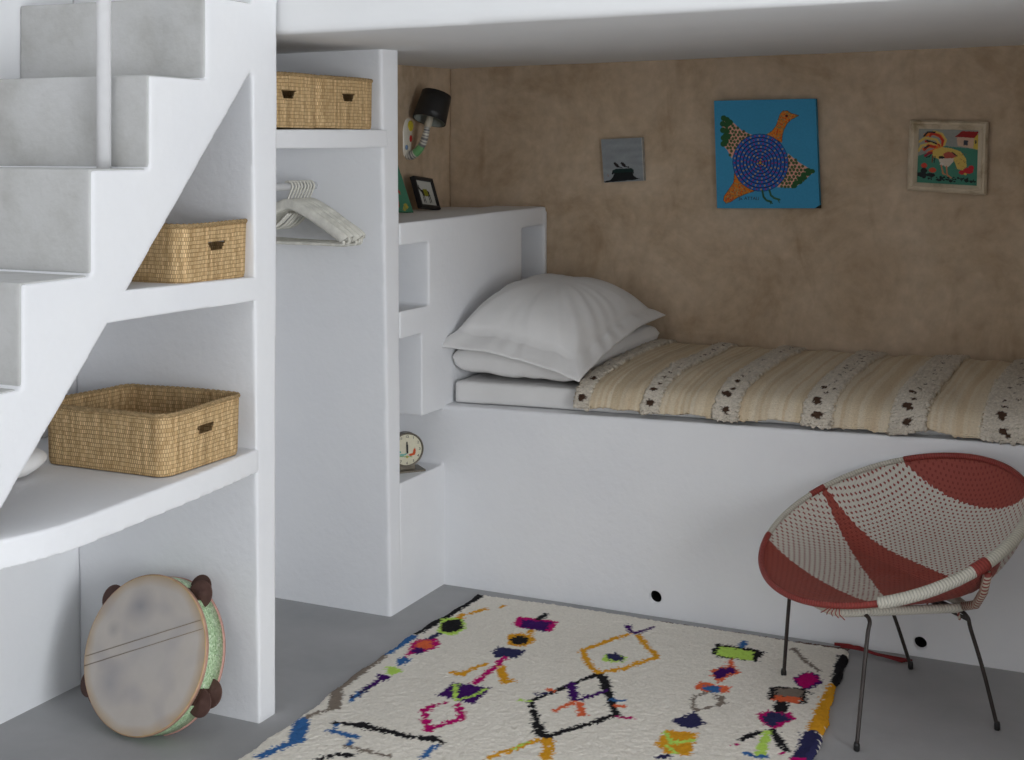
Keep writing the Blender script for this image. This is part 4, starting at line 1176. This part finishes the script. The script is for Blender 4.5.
        mx = N(nt, 'ShaderNodeMix'); mx.data_type = 'RGBA'; mx.inputs['A'].default_value = (*c, 1)
        mx.inputs['B'].default_value = (*(c2 or tuple(x*.72 for x in c)), 1)
        nt.links.new(gt, mx.inputs['Factor']); nt.links.new(mx.outputs['Result'], b.inputs['Base Color'])
        add_bump(nt, b, w, .4, .002)
        return m
    CW = wrap('cream_cord_wrap', (.60, .57, .49)); RW = wrap('red_cord_wrap', (.30, .05, .04)); SW = wrap('cream_red_spiral', (.52, .47, .38), .012, (.27, .06, .05))
    def hoop_arc(a0, a1, mat, r, name='hoop', n=80):
        m = MB(); m.tube([C+A*(R*math.cos(q))+Bv*(R*math.sin(q))+Nn*.002 for q in np.linspace(a0, a1, n)], r, 12)
        return m.build(name, mat, t, uv=True)
    q1 = math.acos(.262/R); q2 = math.acos(-.266/R); qb = math.acos(.022/R)
    hoop_arc(q1, qb-.05, CW, .0155); hoop_arc(qb-.06, qb+.06, RW, .0172, n=10); hoop_arc(qb+.05, q2+.05, CW, .0155)
    hoop_arc(q2+.03, 2*PI-q2, RW, .0085)
    hoop_arc(-q2, -PI/2-.10, CW, .0075); hoop_arc(-PI/2-.115, -PI/2+.02, RW, .009, n=12); hoop_arc(-PI/2+.01, -math.acos(.215/R), CW, .0075)
    hoop_arc(-math.acos(.215/R)-.01, q1+.01, RW, .0085)
    # frayed strands at the front edge
    m = MB()
    for k in range(5):
        q = .43+.02*k; p = C+A*(R+.008)*math.cos(q)+Bv*(R+.008)*math.sin(q)
        m.tube([p, p+Vector((.008, .006*(k-2), -.012)), p+Vector((.004, .014*(k-2), -.020))], .0014, 5)
    m.build('frayed_cord', RW, t, uv=True)
    # ---- base ring (cord wrapped) under the bowl
    bz = .322
    ring = [(.268, .085), (.255, .12), (-.02, .232), (-.055, .226), (-.065, .19), (-.065, -.19), (-.055, -.226), (-.02, -.232), (.255, -.12), (.268, -.085)]
    pth = []
    fz = lambda x: bz-.012*max(0, min(1, (x-.05)/.2))
    for k in range(len(ring)):
        a = Vector((*ring[k], fz(ring[k][0]))); k2 = (k+1) % len(ring); b = Vector((*ring[k2], fz(ring[k2][0])))
        n = max(2, int((b-a).length/.02))
        for i in range(n): pth.append(a.lerp(b, i/n))
    m = MB(); m.tube(pth, .0115, 10, closed=True); m.build('base_ring', CW, t, uv=True)
    for sgn in (1, -1):
        top = C+A*.010+Bv*(sgn*.374)-Nn*.020
        m = MB(); m.tube([(-.045, sgn*.228, bz), (-.030, sgn*.296, bz+.028), (-.012, sgn*.344, bz+.076), tuple(top)], .0110, 12)
        m.build('strut', SW, t, uv=True)
    # knots of cord below the ring
    for (x, y) in ((-.06, .12), (-.062, .06), (-.06, .19)):
        m = MB()
        m.tube([(x, y-.006, bz-.006), (x-.004, y, bz-.03), (x+.002, y+.012, bz-.042), (x, y+.004, bz-.024)], .004, 6)
        m.build('cord_knot', SW, t, uv=True)
    # ---- thin rod legs
    def foot(wx, wy):
        d = Vector((wx-cx, wy-cy)); return (d.x*math.cos(hd)+d.y*math.sin(hd), -d.x*math.sin(hd)+d.y*math.cos(hd))
    f1 = foot(-.940, 3.819); f2 = foot(-.664, 3.446); f3 = foot(-.628, 4.056); f4 = foot(-.359, 3.724)
    tz = bz-.014
    legpts = []
    def leg(f, tp, inner, tz=tz):
        fx, fy = f; x, y = tp
        pts = spline([(fx, fy, .010), (fx+(x-fx)*.45, fy+(y-fy)*.45, .15), (fx+(x-fx)*.85, fy+(y-fy)*.85, tz-.045), (x, y, tz-.008), (x+(inner[0]-x)*.25, y+(inner[1]-y)*.25, tz), (inner[0], inner[1], tz)], 30)
        m = MB(); m.tube(pts, .0053, 10); l = m.build('leg', DARKMET, t); legpts.append(pts)
        m = MB(); m.lathe([(.006, 0), (.0080, .003), (.0080, .015), (.0062, .022)], 14, Matrix.Translation((fx, fy, .010 if f is f1 else .0)))
        m.build('foot_cap', BLACKM, l)
    leg(f1, (.200, -.185), (.19, 0)); leg(f2, (.200, .168), (.19, 0.0))
    leg(f3, (-.085, -.180), (-.05, 0), bz-.024); leg(f4, (-.072, .212), (-.05, 0.0), bz-.024)
    m = MB()
    m.tube([(.19, 0, tz), (-.04, 0, tz)], .0055, 8)
    m.tube([tuple(legpts[3][15]), (-.045, .10, tz-.010), (-.04, .02, tz-.002)], .005, 8); m.tube([tuple(legpts[2][15]), (-.06, -.09, tz-.010), (-.04, -.02, tz-.002)], .005, 8)
    m.tube([(-.04, .0, tz), (-.05, .22, tz+.0)], .005, 8); m.tube([(-.04, .0, tz), (-.05, -.22, tz+.0)], .005, 8)
    m.build('cross_brace', DARKMET, t)
chair()

# ------------------------------------------------------------------ light, camera
def area(name, loc, target, size, energy, col=(1, 1, 1), sy=None):
    l = bpy.data.lights.new(name, 'AREA'); l.shape = 'RECTANGLE'; l.size = size; l.size_y = sy or size; l.energy = energy; l.color = col
    o = bpy.data.objects.new(name, l); COL.objects.link(o); o.location = loc
    o.rotation_euler = (Vector(target)-Vector(loc)).to_track_quat('-Z', 'Y').to_euler()
    return o
area('window_and_fill_light', (WX-.06, .55, 1.10), (-2.3, 2.3, .8), 1.7, 80, (.94, .97, 1), 1.9)
area('window_and_fill_light', (WX-.06, 1.35, 1.00), (-2.3, 2.5, .6), 1.5, 30, (.94, .97, 1), 1.7)
area('rear_fill_light', (-1.9, -1.55, 1.5), (-1.2, 4, 1.0), 1.0, 10, (1, .96, .9), 2.0)  # added soft fill from behind the camera, through an invented doorway
area('window_and_fill_light', (2.4, -1.3, 1.7), (-2.3, 2.6, .9), 1.3, 11, (.92, .95, 1), 1.6)  # extra fill lamp inside the room, no window here; lifts the niche walls
w = bpy.data.worlds.new('World'); SC.world = w; w.use_nodes = True
bg = w.node_tree.nodes['Background']; sky = w.node_tree.nodes.new('ShaderNodeTexSky')
sky.sky_type = 'NISHITA'; sky.sun_disc = False; sky.sun_elevation = math.radians(40); sky.sun_rotation = math.radians(200)
w.node_tree.links.new(sky.outputs[0], bg.inputs['Color']); bg.inputs['Strength'].default_value = .05

cam = bpy.data.cameras.new('Camera'); cam.sensor_width = 36; cam.lens = 1363/1024*36; cam.shift_y = -(380-150)/1024; cam.clip_start = .05
co = bpy.data.objects.new('Camera', cam); COL.objects.link(co); co.location = (0, 0, 1.5); co.rotation_euler = (PI/2, 0, math.radians(25.1))
SC.camera = co
SC.view_settings.view_transform = 'Standard'; SC.view_settings.look = 'None'; SC.view_settings.exposure = .20; SC.view_settings.gamma = 1
SC.view_settings.use_curve_mapping = False
